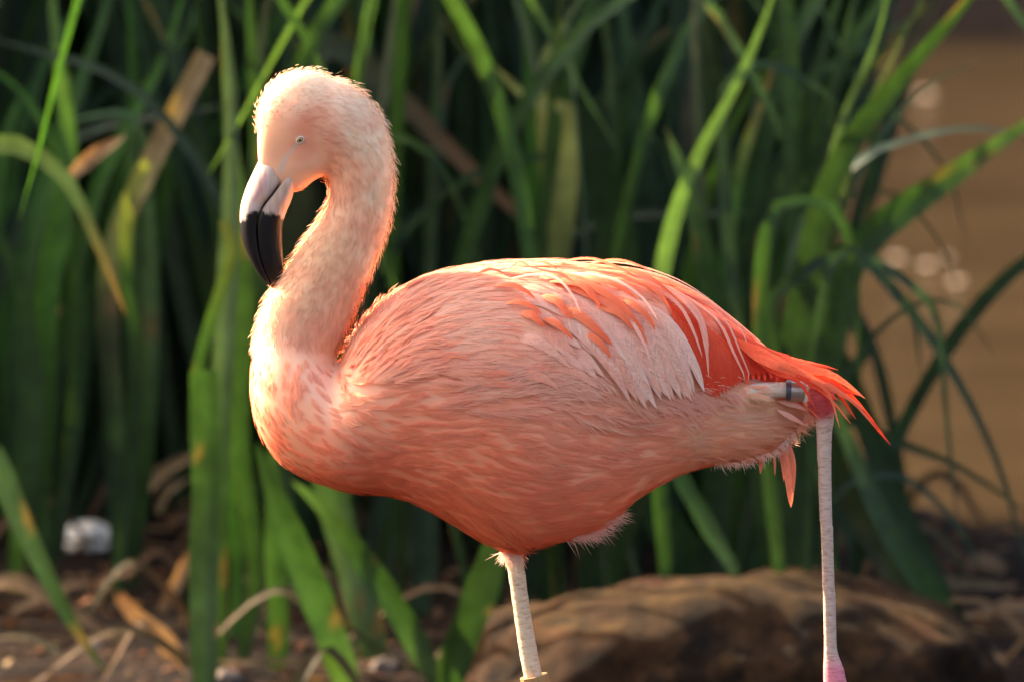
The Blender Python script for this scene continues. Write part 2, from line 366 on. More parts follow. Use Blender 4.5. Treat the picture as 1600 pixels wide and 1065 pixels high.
c.leaf([(470, 950), (460, 500), (470, 150), (520, 70), (610, 140), (710, 240), (800, 325), (895, 412)], 46, ['dark', 'dark', 'olive', 'olive', 'olive', 'brown', 'brown'], rooted=True)
c.leaf([(560, 950), (580, 500), (575, 150), (565, -60)], 36, ['dark', 'dark', 'light'], dy=.1, rooted=True)
c.leaf([(520, 950), (500, 500), (450, 100), (440, -60)], 44, ['dark', 'dark', 'light'], dy=.2, rooted=True)
c.leaf([(640, 950), (660, 500), (640, 150), (650, -60)], 34, ['dark', 'dark', 'mid', 'vivid'], dy=.25, rooted=True)
c.leaf([(600, 950), (650, 600), (680, 300), (705, 115), (780, 65)], 24, ['dark', 'dark', 'mid', 'grey', 'grey'], dy=.1, rooted=True)
c = Clump('reed clump above the back with a kinked yellowish blade tip pointing left', 840, 2.2)
c.leaf([(800, 950), (860, 500), (890, 190), (830, 160), (768, 100)], 44, ['dark', 'dark', 'mid', 'yellow', 'yellow'], dy=-.05, rooted=True, face=(0, -.8, .5))
c.leaf([(830, 950), (850, 500), (835, 200), (815, -60)], 40, ['dark', 'mid', 'vivid', 'vivid'], dy=.1, rooted=True)
c.leaf([(850, 950), (870, 500), (845, 140), (870, 60), (930, -40)], 26, ['dark', 'dark', 'light', 'yellow', 'light'], dy=.0, rooted=True)
c.leaf([(980, 950), (965, 420), (925, 250), (925, 165)], 66, ['dark', 'blue', 'mid', 'dark'], dy=.0, rooted=True, blunt=True, label='broad dark blade with squared top')
c.leaf([(760, 950), (740, 500), (770, 200), (760, -60)], 44, ['dark', 'dark', 'mid'], dy=.3, rooted=True)
c.leaf([(940, 950), (990, 600), (1010, 300), (960, -60)], 46, ['dark', 'blue', 'light'], dy=.25, rooted=True)
c.leaf([(700, 950), (705, 600), (725, 300), (715, -60)], 46, ['dark', 'dark', 'mid'], dy=.35, rooted=True)
c = Clump('reed clump over the rump with one long pale green blade leaning right', 1080, 1.8)
c.leaf([(1040, 1090), (1020, 600), (1032, 440), (1060, 320), (1100, 225), (1160, 115), (1225, -50)], 27, ['dark', 'mid', 'light', 'light', 'light'], rooted=True, label='long pale green blade leaning right')
c.leaf([(1120, 1090), (1130, 600), (1100, 400), (1070, 280), (1040, 200)], 48, ['dark', 'dark', 'mid', 'mid', 'light'], dy=.15, rooted=True)
c.leaf([(1150, 1090), (1150, 700), (1140, 350), (1200, 130), (1215, 90)], 30, ['dark', 'mid', 'vivid', 'vivid', 'brown'], dy=.2, rooted=True)
c.leaf([(1100, 1090), (1170, 700), (1175, 350), (1190, 160)], 40, ['dark', 'dark', 'dark', 'mid'], dy=.3, rooted=True)
c.leaf([(1150, 895), (1100, 810), (1055, 730), (1000, 640)], 27, ['light', 'mid', 'mid'], dy=-.1)
c.leaf([(1260, 960), (1180, 820), (1120, 700), (1060, 560)], 78, ['dark', 'mid', 'dark', 'dark'], dy=.3)
c.leaf([(1190, 960), (1090, 880), (1010, 780), (960, 700)], 56, ['dark', 'mid', 'dark'], dy=.3)
c.leaf([(1130, 1090), (1210, 700), (1270, 400), (1240, 180), (1180, -60)], 44, ['dark', 'dark', 'mid'], dy=.35, rooted=True)
c = Clump('reed clump at right whose dark blades fan out over the water', 1300, 1.75)
c.leaf([(1230, 1090), (1230, 700), (1270, 380), (1320, 240), (1400, 130), (1470, 50), (1560, -60)], 46, ['dark', 'dark', 'dark', 'dark', 'mid'], rooted=True)
c.leaf([(1270, 1090), (1270, 700), (1310, 450), (1360, 370), (1450, 300), (1530, 245), (1640, 170)], 62, ['dark', 'dark', 'mid', 'mid', 'light'], dy=.05, rooted=True, label='broad green blade reaching over the water to the right')
c.leaf([(1240, 1090), (1220, 700), (1240, 400), (1330, 260), (1430, 215), (1520, 200), (1620, 212)], 26, ['dark', 'dark', 'mid', 'grey', 'grey'], dy=.1, rooted=True, face=(0, -.7, .7))
c.leaf([(1200, 1090), (1190, 600), (1200, 350), (1265, 312), (1310, 335), (1335, 420), (1345, 620)], 23, ['dark', 'dark', 'dark', 'mid', 'mid', 'dark'], dy=-.05, rooted=True, face=(0, -.7, .5))
c.leaf([(1180, 1090), (1150, 500), (1130, 150), (1190, 100), (1260, 125), (1310, 165)], 24, ['dark', 'dark', 'blue', 'blue', 'blue'], dy=.1, rooted=True)
c.leaf([(1260, 1090), (1240, 600), (1280, 250), (1350, -60)], 34, ['dark', 'dark', 'blue'], dy=.2, rooted=True)
c.leaf([(1250, 1090), (1260, 600), (1300, 250), (1370, 60), (1395, -50)], 18, ['dark', 'dark', 'grey', 'light'], dy=.05, rooted=True)
c.leaf([(1255, 1090), (1270, 600), (1330, 250), (1400, 80), (1450, -20)], 13, ['dark', 'olive', 'grey'], dy=.08, rooted=True)
c.leaf([(1200, 1090), (1220, 600), (1190, 400), (1240, 250), (1290, 60), (1330, -60)], 38, ['dark', 'dark', 'dark', 'mid'], dy=.25, rooted=True)
c.leaf([(1320, 1090), (1280, 700), (1200, 500), (1250, 430), (1330, 400), (1420, 480), (1440, 590)], 24, ['dark', 'dark', 'dark', 'blue'], dy=.0, rooted=True)
c.leaf([(1230, 1050), (1270, 600), (1310, 395), (1400, 430), (1462, 490), (1478, 640), (1498, 840)], 15, ['dark', 'dark', 'blue', 'blue'], dy=-.05, rooted=True)
c.leaf([(1220, 1050), (1260, 600), (1320, 400), (1410, 470), (1500, 600), (1565, 740), (1605, 890)], 20, ['dark', 'dark', 'blue', 'blue'], dy=.1, rooted=True)
c.leaf([(1230, 1050), (1240, 800), (1300, 660), (1400, 690), (1500, 730), (1620, 810)], 17, ['dark', 'dark', 'blue', 'olive'], dy=.12, rooted=True)
c.leaf([(1210, 1050), (1150, 600), (1160, 420), (1290, 110), (1400, 180), (1480, 270), (1515, 400)], 11, ['dark', 'dark', 'blue', 'blue'], dy=.3, rooted=True)
for pp, w_, cl in [([(1230, 1050), (1260, 600), (1330, 300), (1430, 150), (1540, 90)], 10, ['dark', 'blue', 'grey']), ([(1230, 1050), (1280, 700), (1370, 520), (1480, 470), (1560, 560)], 11, ['dark', 'dark', 'blue']),
                   ([(1240, 1050), (1290, 800), (1390, 740), (1480, 800), (1540, 900)], 14, ['dark', 'blue', 'blue']), ([(1220, 1050), (1250, 500), (1300, 330), (1390, 300), (1470, 380), (1500, 470)], 9, ['dark', 'dark', 'blue']),
                   ([(1220, 1050), (1255, 700), (1350, 350), (1370, 180), (1470, 30)], 15, ['dark', 'dark', 'mid'])]:
    c.leaf(pp, w_, cl, dy=random.uniform(0, .3), rooted=True)
c = Clump('reed clump behind the raised leg with blades sloping down to the lower right', 1250, 1.95)
c.leaf([(1560, 1080), (1480, 965), (1400, 850), (1330, 700), (1270, 560)], 34, ['blue', 'mid', 'blue', 'dark'], dy=-.2, label='dark blade sloping down to the lower right')
c.leaf([(1420, 940), (1370, 850), (1310, 740), (1230, 560)], 46, ['olive', 'olive', 'dark', 'dark'], dy=.0)
c.leaf([(1520, 1010), (1455, 900), (1390, 760), (1330, 600), (1250, 420)], 40, ['dark', 'blue', 'dark', 'dark'], dy=-.1)
c.leaf([(1310, 960), (1230, 800), (1200, 600), (1180, 400)], 60, ['dark', 'dark', 'dark'], dy=.3)
c.leaf([(1350, 900), (1300, 700), (1280, 500), (1230, 300)], 40, ['dark', 'dark', 'blue'], dy=.4)
c.leaf([(1420, 880), (1400, 700), (1345, 500), (1200, 330)], 18, ['dark', 'dark', 'blue'], dy=.4)
c.leaf([(1250, 900), (1270, 650), (1350, 540), (1240, 420)], 24, ['dark', 'dark', 'dark'], dy=.2)

# dry fallen blades on the bare earth, each its own thing
def dry_leaf(pts, wpx, cols, y, label, lift=0, cat='dead leaf', blunt=False):
    W = [np.array(pt(a, b, y)) for a, b in pts]; k = S * (y + 7.3) / 7.3
    V, F, Cc = leaf_geo(W, wpx * k, (0, -.8, .6), [GREENS[q] for q in cols], blunt=blunt, n=20, seed=int(pts[0][0]) + 5, fold=.5)
    me = make_mesh('dead_leaf', V, F, mat_dry, Cc); link('dead_leaf', me, label=label, category=cat)
dry_leaf([(180, 835), (205, 785), (255, 735), (325, 698)], 24, ['tan', 'tan', 'tan'], 2.5, 'longest tan dead blade arching up from the white stone')
dry_leaf([(245, 800), (262, 765), (300, 745)], 16, ['tan', 'tan'], 2.5, 'short curled tan blade left of the tall cut blade')
dry_leaf([(305, 850), (270, 920), (235, 985)], 20, ['brown', 'tan', 'brown'], 2.1, 'brown dead blade leaning on the tall cut blade, above the bottom edge')
dry_leaf([(185, 930), (215, 965), (250, 990), (275, 1030), (300, 1080)], 34, ['brown', 'tan', 'tan', 'tan'], 1.85, 'tan pointed dead leaf at the bottom edge left of the cut blade', )
dry_leaf([(205, 890), (160, 905), (150, 930), (185, 1000)], 18, ['brown', 'brown', 'tan'], 2.1, 'crooked brown dead blade in the middle of the bare earth')
dry_leaf([(60, 690), (80, 665), (105, 640)], 34, ['tan', 'tan'], 2.9, 'small broad tan leaf lit by the sun near the left edge', blunt=False)
dry_leaf([(110, 275), (150, 240), (195, 212)], 24, ['tan', 'brown'], 2.0, 'short brown dead leaf caught among the reeds at upper left')
dry_leaf([(45, 700), (60, 600), (75, 520), (100, 470)], 20, ['brown', 'tan', 'brown'], 2.5, 'upright withered stalk near the left edge')
dry_leaf([(380, 1000), (400, 900), (440, 860)], 14, ['brown', 'brown'], 2.3, 'thin brown stalk between the cut blade and the breast')

# filler clumps: twelve shared leaf shapes
shapes = []
for i in range(14):
    L = random.uniform(.85, 1.35); bend = random.uniform(.02, .45); k = random.choice([-1, 1])
    pth = [(0, 0, 0), (.03 * k, 0, L * .35), (bend * .35 * k, random.uniform(-.05, .05), L * .7), (bend * k, random.uniform(-.1, .1), L * (1 - bend * .25))]
    if i % 4 == 0: pth.append((bend * k + .22 * k, -.03, L * .72))
    pal = random.choice([['dark', 'dark', 'mid'], ['dark', 'dark', 'vivid'], ['dark', 'blue', 'blue'], ['dark', 'blue', 'light'], ['dark', 'dark', 'olive']])
    V, F, Cc = leaf_geo(pth, random.uniform(.022, .036), (0, -1, .1), [GREENS[q] for q in pal], seed=i * 11 + 3, n=20)
    shapes.append(make_mesh('leaf', V, F, mat_leaf, Cc))
def filler(x, y, n, label, group, hs=1.0):
    z = float(gz(np.array([x]), np.array([y]))[0])
    r = thing('reed_clump', label, 'reeds', (x, y, z), group)
    for i in range(n):
        o = bpy.data.objects.new('leaf', random.choice(shapes)); C.objects.link(o); o.parent = r
        o.location = (random.uniform(-.11, .11), random.uniform(-.1, .1), -.02)
        o.rotation_euler = (random.uniform(-.12, .12), random.uniform(-.27, .27), random.uniform(-1.1, 1.1) + random.choice([0, math.pi]))
        s_ = random.uniform(.8, 1.15) * hs; o.scale = (1, 1, s_)
for k, px in enumerate(np.linspace(-40, 1060, 13)):
    y = 2.55 + .2 * ((k * 7) % 3) + (.5 if px < 340 else 0); P = pt(px, 800, y)
    filler(P.x, y, 13, 'dark green reed clump in the shaded row behind the front reeds', 'shaded reed clumps behind the front reeds')

thin = []
for i in range(12):
    L = random.uniform(.7, 1.2); k = random.choice([-1, 1]); b = random.uniform(.05, .45)
    pth = [(0, 0, 0), (.04 * k, 0, L * .4), (b * .4 * k, -.03, L * .75), (b * k, -.05, L * (1 - b * .3))]
    if i % 6 == 0: pth += [(b * k + .2 * k, -.05, L * .62)]
    pal = random.choice([['dark', 'mid', 'light'], ['dark', 'dark', 'vivid'], ['dark', 'mid', 'mid'], ['dark', 'dark', 'olive'], ['dark', 'dark', 'blue'], ['dark', 'blue', 'blue'], ['dark', 'dark', 'mid']])
    V, F, Cc = leaf_geo(pth, random.uniform(.012, .022), (0, -1, .2), [GREENS[q] for q in pal], seed=i * 17 + 5, n=20)
    thin.append(make_mesh('leaf', V, F, mat_leaf, Cc))
shapes_all = shapes; shapes = thin
for px, y, lab in [(-90, 2.6, 'thin bladed reed clump at the far left edge behind the arching blade'), (60, 3.0, 'thin bladed reed clump behind the folded yellow dead blade'), (180, 3.15, 'thin bladed reed clump far behind the white stone'),
                   (420, 2.2, 'thin bladed reed clump directly behind the flamingo chest'), (640, 2.1, 'thin bladed reed clump between the neck and the kinked yellowish blade'), (760, 2.4, 'thin bladed reed clump behind the middle of the flamingo back'),
                   (900, 2.0, 'thin bladed reed clump behind the orange wing feathers'), (1040, 2.3, 'thin bladed reed clump behind the flamingo rump'), (1160, 2.05, 'thin bladed reed clump at right in front of the fanning dark blades')]:
    P = pt(px, 900, y); filler(P.x, y, 12 if px < 300 else 6, lab, 'thin bladed reed clumps', .95)
shapes = shapes_all

# the deep thicket beyond them, and going on past both sides of the view: nobody could count it
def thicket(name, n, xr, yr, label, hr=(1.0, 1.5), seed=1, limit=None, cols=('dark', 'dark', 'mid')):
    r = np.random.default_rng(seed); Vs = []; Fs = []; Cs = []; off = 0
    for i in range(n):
        x = r.uniform(*xr); y = r.uniform(*yr)
        if limit and not limit(x, y): continue
        z = float(gz(np.array([x]), np.array([y]))[0]); L = r.uniform(*hr); a = r.uniform(-.28, .28); b = r.uniform(-.15, .15)
        pth = [(x, y, z - .02), (x + a * L * .3, y + b * .3, z + L * .5), (x + a * L, y + b, z + L * (1 - abs(a) * .4))]
        f = (r.uniform(-.8, .8), -1, .1)
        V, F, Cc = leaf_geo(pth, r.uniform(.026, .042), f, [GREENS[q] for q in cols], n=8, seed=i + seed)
        Vs.append(V); Fs.append(F + off); Cs.append(Cc); off += len(V)
    o = link(name, make_mesh(name, np.vstack(Vs), np.vstack(Fs), mat_leaf, np.vstack(Cs)), kind='stuff', label=label, category='reeds')
    return o
edge = lambda x, y: y < float(shore(np.array([x]))[0]) - .0 and x < .34
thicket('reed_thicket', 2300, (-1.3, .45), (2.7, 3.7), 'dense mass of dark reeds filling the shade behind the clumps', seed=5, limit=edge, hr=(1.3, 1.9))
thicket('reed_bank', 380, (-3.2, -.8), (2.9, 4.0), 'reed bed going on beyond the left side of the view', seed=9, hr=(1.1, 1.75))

# straw tangle on the bank
r = np.random.default_rng(41); Vs = []; Fs = []; Cs = []; off = 0
for i in range(80):
    x = r.uniform(-1.0, -.15) if i % 3 else r.uniform(.3, .9); y = r.uniform(1.5, 3.4 if x < 0 else 3.0); z = float(gz(np.array([x]), np.array([y]))[0]); a_ = r.uniform(-.5, .5) + (math.pi if r.random() < .5 else 0); L = r.uniform(.08, .28)
    d = np.array([math.cos(a_), math.sin(a_), 0]); n_ = np.array([-d[1], d[0], 0]) * r.uniform(-.25, .25)
    pth = [(x, y, z + .005), tuple(np.array([x, y, z]) + d * L * .5 + n_ * L + [0, 0, r.uniform(.01, .10)]), tuple(np.array([x, y, z + .006]) + d * L)]
    V, F, Cc = leaf_geo(pth, r.uniform(.006, .017), (0, -.6, .8), [GREENS[r.choice(['brown', 'tan', 'brown', 'olive'])] for _ in range(2)], n=10, seed=i, fold=.4)
    Vs.append(V); Fs.append(F + off); Cs.append(Cc * .8); off += len(V)
link('dry_straw', make_mesh('dry_straw', np.vstack(Vs), np.vstack(Fs), mat_dry, np.vstack(Cs) * .75), kind='stuff', label='tangle of dry straw and dead stalks on the bare bank', category='straw')
# leaf litter and grit on the bank
def litter(name, n, region, size, cols, seed, label):
    r = np.random.default_rng(seed); P = np.stack([r.uniform(*region[0], n), r.uniform(*region[1], n)], 1)
    P = P[P[:, 1] < shore(P[:, 0]) + .05]; n = len(P); z = gz(P[:, 0], P[:, 1]) + .002
    a = r.uniform(0, 6.28, n); l = r.uniform(size[0], size[1], n); wd = l * r.uniform(.2, .6, n)
    d = np.stack([np.cos(a), np.sin(a), r.uniform(-.3, .5, n)], 1) * l[:, None]; s = np.stack([-np.sin(a), np.cos(a), r.uniform(-.5, .5, n)], 1) * wd[:, None]
    c0 = np.stack([P[:, 0], P[:, 1], z + np.abs(d[:, 2]) * .5], 1); up = np.array([0, 0, 1.]) * (l * .2)[:, None]
    V = np.stack([c0 - d, c0 - s + up * .5, c0 + up, c0 + s + up * .5, c0 + d], 1).reshape(-1, 3); b = np.arange(n)[:, None] * 5
    F = np.vstack([b + [0, 1, 2], b + [0, 2, 3], b + [1, 4, 2], b + [2, 4, 3]])
    pal = np.array([GREENS[q] if isinstance(q, str) else q for q in cols]); col = pal[r.integers(0, len(pal), n)] * r.uniform(.35, .95, n)[:, None]
    link(name, make_mesh(name, V, F, mat_dry, np.repeat(col, 5, 0), smooth=False), kind='stuff', label=label, category='leaf litter')
litter('leaf_litter', 6500, ((-1.1, 1.3), (.6, 4.2)), (.004, .015), ['brown', 'tan', 'tan', (.35, .13, .05), (.3, .12, .05), (.12, .06, .04), (.08, .04, .03), 'olive'], 3, 'brown leaf litter strewn over the bare bank')

pale_chip = simple('highlight_chip', (.30, .22, .15), .7, noise=(60, (.22, .15, .09)))
# pale chips added on the pond to stand in for blurred highlights
for (px, py, sz, lab) in [(1445, 152, .017, 'added pale chip for the lone highlight on the upper water'), (1400, 407, .012, 'leftmost added chip of the water highlight group'),
                     (1447, 418, .012, 'added chip second from the left in the highlight group'), (1480, 406, .008, 'faintest added chip of the highlight group, third from left'),
                     (1494, 444, .012, 'lowest and rightmost added chip of the highlight group')]:
    a = (px - 800) / 1600 * .12; b = (532.5 - py) / 1600 * .12
    d = Vector((a, cp + b * sp, -sp + b * cp)); t = (WZ + .004 - CAM.z) / d.z; P = CAM + d * t
    k = 12; V = [(0, 0, .35 * sz)]; V += [(sz * math.cos(q) * (1 + .2 * math.cos(2 * q)) * .9, sz * .8 * math.sin(q), 0.002 + .5 * sz * (math.sin(q) * .5 + .5)) for q in np.linspace(0, 2 * math.pi, k, endpoint=False)]
    F = [(0, 1 + i, 1 + (i + 1) % k) for i in range(k)]
    o = link('highlight_chip', make_mesh('highlight_chip', V, F, pale_chip), label=lab, category='leaf'); o.location = P

# ================================================================== FLAMINGO
fl = thing('flamingo', 'pink flamingo standing on one leg with its beak tucked against its curved neck', 'flamingo', (pt(875, 1600).x, .01, 0))
bmf = bmesh.new()
def ring_loft(rings):
    vs = [[bmf.verts.new(p) for p in r] for r in rings]; k = len(rings[0])
    for a, b in zip(vs[:-1], vs[1:]):
        for i in range(k): bmf.faces.new((a[i], a[(i + 1) % k], b[(i + 1) % k], b[i]))
    bmf.faces.new(vs[0][::-1]); bmf.faces.new(vs[-1])
def tube(nodes, ratio=1.0, n=None, k=20, y=0.0):
    """nodes: (px,py,r px[,y]) """
    A = np.array([[q[0], q[1], q[2], q[3] if len(q) > 3 else y] for q in nodes], float)
    A = smooth_path(A, n or len(nodes) * 5); C3 = np.array([pt(a[0], a[1], a[3])[:] for a in A]); R = A[:, 2] * S
    T = np.gradient(C3, axis=0); T /= np.linalg.norm(T, axis=1)[:, None]; rings = []
    prev = None
    for p, t, r in zip(C3, T, R):
        s = np.cross(t, (0, 1, 0)); s /= np.linalg.norm(s) + 1e-9; b = np.cross(s, t)
        rings.append([tuple(p + s * r * math.cos(q) + b * r * ratio * math.sin(q)) for q in np.linspace(0, 2 * math.pi, k, endpoint=False)])
    ring_loft(rings)
def ball(px, py, r, ratio=1.0, y=0.0, sx=1, sz=1):
    P = pt(px, py, y); R = r * S
    bmesh.ops.create_icosphere(bmf, subdivisions=4, radius=1, matrix=Matrix.Translation(P) @ Matrix.Diagonal((R * sx, R * ratio, R * sz, 1)))
# torso stations: x, top, bottom, half width (px)
ST = np.array([(392, 575, 622, 22), (398, 545, 655, 42), (408, 520, 682, 58), (425, 505, 708, 74), (450, 510, 731, 90), (485, 535, 749, 104), (525, 576, 762, 116),
      (540, 545, 766, 121), (560, 512, 769, 127), (590, 481, 771, 136), (620, 459, 776, 143), (660, 441, 791, 151), (700, 429, 813, 156), (750, 419, 842, 160),
      (800, 414, 858, 161), (870, 412, 846, 158), (930, 415, 828, 150), (960, 419, 806, 145), (1000, 427, 775, 135), (1050, 447, 746, 118), (1100, 475, 729, 98),
      (1150, 512, 722, 76), (1190, 541, 708, 58), (1230, 565, 680, 40), (1255, 580, 645, 26), (1275, 592, 622, 14)], float)
STd = smooth_path(ST, 90); rings = []
for x, top, bot, hw in STd:
    ring = []
    for q in np.linspace(0, 2 * math.pi, 48, endpoint=False):
        tt = (1 - math.cos(q)) / 2; sgn = 1 if math.sin(q) >= 0 else -1
        prof = abs(math.sin(q)) ** .9 * (1.0 - .30 * max(0, tt - .45) * (1 if 560 < x < 1000 else .3))
        py_ = top + (bot - top) * tt
        p = pt(x, py_, 0); ring.append((p.x, sgn * prof * hw * S, p.z))
    rings.append(ring)
ring_loft(rings)
# neck and head
tube([(474, 184, 30), (488, 185, 52), (515, 188, 66), (545, 214, 60), (561, 250, 53), (566, 290, 50), (561, 330, 51), (547, 365, 53), (528, 400, 58), (509, 435, 61), (490, 470, 65),
      (472, 510, 67), (460, 550, 64), (462, 585, 69), (472, 625, 76), (490, 655, 84)], ratio=.80, n=90)
ball(476, 182, 74, .70); ball(440, 222, 41, .85); ball(448, 262, 38, .8); ball(474, 238, 49, .8); ball(428, 250, 28, .95); ball(452, 196, 52, .78); ball(460, 276, 28, .85)
# thigh of the standing leg and legs
tube([(800, 760, 70), (800, 815, 42), (800, 850, 24), (802, 866, 17), (806, 885, 14.5), (815, 950, 14), (826, 1020, 15), (833, 1055, 15), (845, 1120, 14), (855, 1158, 18), (858, 1178, 22),
      (860, 1200, 17), (863, 1260, 12), (868, 1400, 11), (874, 1550, 12), (877, 1585, 14)], y=.012)
YL = -.036
tube([(1120, 630, 30, -.02), (1170, 614, 17, YL), (1215, 609, 13.5, YL), (1250, 610, 14, YL), (1272, 612, 22, YL)], y=YL)
tube([(1276, 612, 22), (1284, 630, 22), (1288, 652, 16), (1288, 690, 12.5), (1289, 760, 11.5), (1293, 860, 10.5), (1296, 950, 11), (1298, 1015, 11.5), (1302, 1045, 17), (1306, 1075, 19), (1309, 1100, 16)], y=YL)
ball(1279, 618, 26, .9, YL, 1, 1.15)
# feet: three front toes with web, one hind toe
def toe(a, b, r0, r1):
    a = np.array(a); b = np.array(b); m = (a + b) / 2; m[2] += .003; P = smooth_path([a, m, b], 8); T = np.gradient(P, axis=0); rings = []
    for i, (p, t) in enumerate(zip(P, T)):
        t = t / np.linalg.norm(t); s = np.cross(t, (.1, .05, 1)); s /= np.linalg.norm(s); u = np.cross(s, t); r = r0 + (r1 - r0) * i / 7
        rings.append([tuple(p + s * r * math.cos(q) + u * r * math.sin(q)) for q in np.linspace(0, 2 * math.pi, 10, endpoint=False)])
    ring_loft(rings)
def foot(root, tips, hind):
    for t in tips: toe(root, t, .007, .0035)
    toe(root, hind, .006, .003)
    for a, b in zip(tips[:-1], tips[1:]):
        a = Vector(a); b = Vector(b); r = Vector(root); m = (a + b) / 2 * .82 + r * .18; n = (a - r).cross(b - r).normalized() * .0022
        top = [bmf.verts.new(q + n) for q in (r, a * .9 + r * .1, m, b * .9 + r * .1)]; bt = [bmf.verts.new(q - n) for q in (r, a * .9 + r * .1, m, b * .9 + r * .1)]
        bmf.faces.new(top); bmf.faces.new(bt[::-1])
        for i in range(4): j = (i + 1) % 4; bmf.faces.new((top[i], bt[i], bt[j], top[j]))
r0 = pt(877, 1585, .012); g0 = .006
foot((r0.x, .012, .012), [(r0.x - .075, -.035, g0), (r0.x - .09, .015, g0), (r0.x - .07, .06, g0)], (r0.x + .025, .012, g0))
r1 = pt(1309, 1098, YL)
foot(tuple(r1), [tuple(r1 + Vector(v)) for v in ((-.03, -.022, -.075), (-.018, .004, -.088), (-.012, .03, -.07))], tuple(r1 + Vector((.018, 0, -.02))))
bmesh.ops.recalc_face_normals(bmf, faces=bmf.faces)
tmp = bpy.data.meshes.new('tmp'); bmf.to_mesh(tmp); bmf.free()
to = bpy.data.objects.new('tmp', tmp); C.objects.link(to)
md = to.modifiers.new('r', 'REMESH'); md.mode = 'VOXEL'; md.voxel_size = .0024
md2 = to.modifiers.new('s', 'CORRECTIVE_SMOOTH'); md2.iterations = 6; md2.use_only_smooth = True
dg = bpy.context.evaluated_depsgraph_get(); dg.update()
bm_ = bpy.data.meshes.new_from_object(to.evaluated_get(dg)); bpy.data.objects.remove(to); bpy.data.meshes.remove(tmp)
BV = np.empty(len(bm_.vertices) * 3, np.float32); bm_.vertices.foreach_get('co', BV); BV = BV.reshape(-1, 3).astype(float)
bm_.calc_loop_triangles(); BT = np.empty(len(bm_.loop_triangles) * 3, np.int32); bm_.loop_triangles.foreach_get('vertices', BT); BT = BT.reshape(-1, 3)
Eg = np.empty(len(bm_.edges) * 2, np.int32); bm_.edges.foreach_get('vertices', Eg); Eg = Eg.reshape(-1, 2)
deg = np.bincount(Eg.ravel(), minlength=len(BV))[:, None]
def lap(A, it, lam):
    for _ in range(it):
        s = np.zeros_like(A)
        for k in range(A.shape[1]): s[:, k] = np.bincount(Eg[:, 0], A[Eg[:, 1], k], len(A)) + np.bincount(Eg[:, 1], A[Eg[:, 0], k], len(A))
        A = A + lam * (s / np.maximum(deg, 1) - A)
    return A
# stronger smoothing on the feathered trunk only, so joints flow into each other
px0 = topx(BV)
LEG = [((806, 880, .012), (833, 1055, .012)), ]
def bare_mask(P, pxy):
    x, yy = pxy[:, 0], pxy[:, 1]
    l1 = (yy > 872) & (x < 1000)
    l2 = (x > 1262) | ((x > 1172) & (yy > 590) & (yy < 628) & (P[:, 1] < YL + .004))
    return l1 | l2
soft = (~bare_mask(BV, px0)).astype(float)[:, None]; soft = np.clip(lap(soft, 4, .5), 0, 1); soft = np.where(soft > .9, 1, 0.)
BS = lap(BV.copy(), 26, .5); k_ = soft * np.clip((860 - px0[:, 1:2]) / 30, 0, 1); BV = BV * (1 - k_) + BS * k_
bm_.vertices.foreach_set('co', BV.astype(np.float32).ravel())
def vnormals(V, Tt):
    fn = np.cross(V[Tt[:, 1]] - V[Tt[:, 0]], V[Tt[:, 2]] - V[Tt[:, 0]]); N = np.zeros_like(V)
    for k in range(3):
        for j in range(3): N[:, j] += np.bincount(Tt[:, k], fn[:, j], len(V))
    return N / np.maximum(np.linalg.norm(N, axis=1)[:, None], 1e-12)
BN = vnormals(BV, BT); BNs = lap(BN, 10, .5); BNs /= np.linalg.norm(BNs, axis=1)[:, None]
px0 = topx(BV)

# colour of the plumage, by place on the bird
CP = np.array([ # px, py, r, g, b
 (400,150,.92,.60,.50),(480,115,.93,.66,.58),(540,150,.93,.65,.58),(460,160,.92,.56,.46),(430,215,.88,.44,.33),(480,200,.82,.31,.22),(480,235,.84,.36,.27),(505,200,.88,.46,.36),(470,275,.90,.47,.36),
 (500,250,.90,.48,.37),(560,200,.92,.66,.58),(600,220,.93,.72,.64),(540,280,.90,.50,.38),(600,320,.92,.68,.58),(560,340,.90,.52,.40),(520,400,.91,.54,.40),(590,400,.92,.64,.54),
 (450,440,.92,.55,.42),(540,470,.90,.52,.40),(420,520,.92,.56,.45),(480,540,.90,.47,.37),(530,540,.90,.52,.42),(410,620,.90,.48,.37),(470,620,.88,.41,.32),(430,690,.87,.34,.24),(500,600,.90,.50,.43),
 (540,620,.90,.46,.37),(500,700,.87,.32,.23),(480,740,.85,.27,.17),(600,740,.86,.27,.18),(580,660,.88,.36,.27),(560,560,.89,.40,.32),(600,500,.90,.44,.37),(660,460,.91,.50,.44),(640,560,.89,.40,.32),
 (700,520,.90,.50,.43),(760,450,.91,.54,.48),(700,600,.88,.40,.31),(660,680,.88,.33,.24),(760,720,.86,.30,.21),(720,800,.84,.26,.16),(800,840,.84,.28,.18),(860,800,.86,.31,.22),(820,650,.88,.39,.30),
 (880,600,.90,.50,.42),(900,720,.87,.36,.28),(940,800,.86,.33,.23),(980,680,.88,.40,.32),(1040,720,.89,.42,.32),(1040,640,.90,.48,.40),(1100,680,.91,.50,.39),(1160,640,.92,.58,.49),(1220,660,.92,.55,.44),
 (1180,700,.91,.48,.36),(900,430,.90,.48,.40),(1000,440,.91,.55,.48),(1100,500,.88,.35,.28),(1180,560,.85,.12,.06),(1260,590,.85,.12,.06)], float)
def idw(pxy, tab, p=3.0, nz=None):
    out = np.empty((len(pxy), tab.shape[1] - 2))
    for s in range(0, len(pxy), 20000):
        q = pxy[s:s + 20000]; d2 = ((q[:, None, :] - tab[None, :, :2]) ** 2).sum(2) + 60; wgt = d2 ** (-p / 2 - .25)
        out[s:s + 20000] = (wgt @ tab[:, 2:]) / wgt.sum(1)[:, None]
    return out
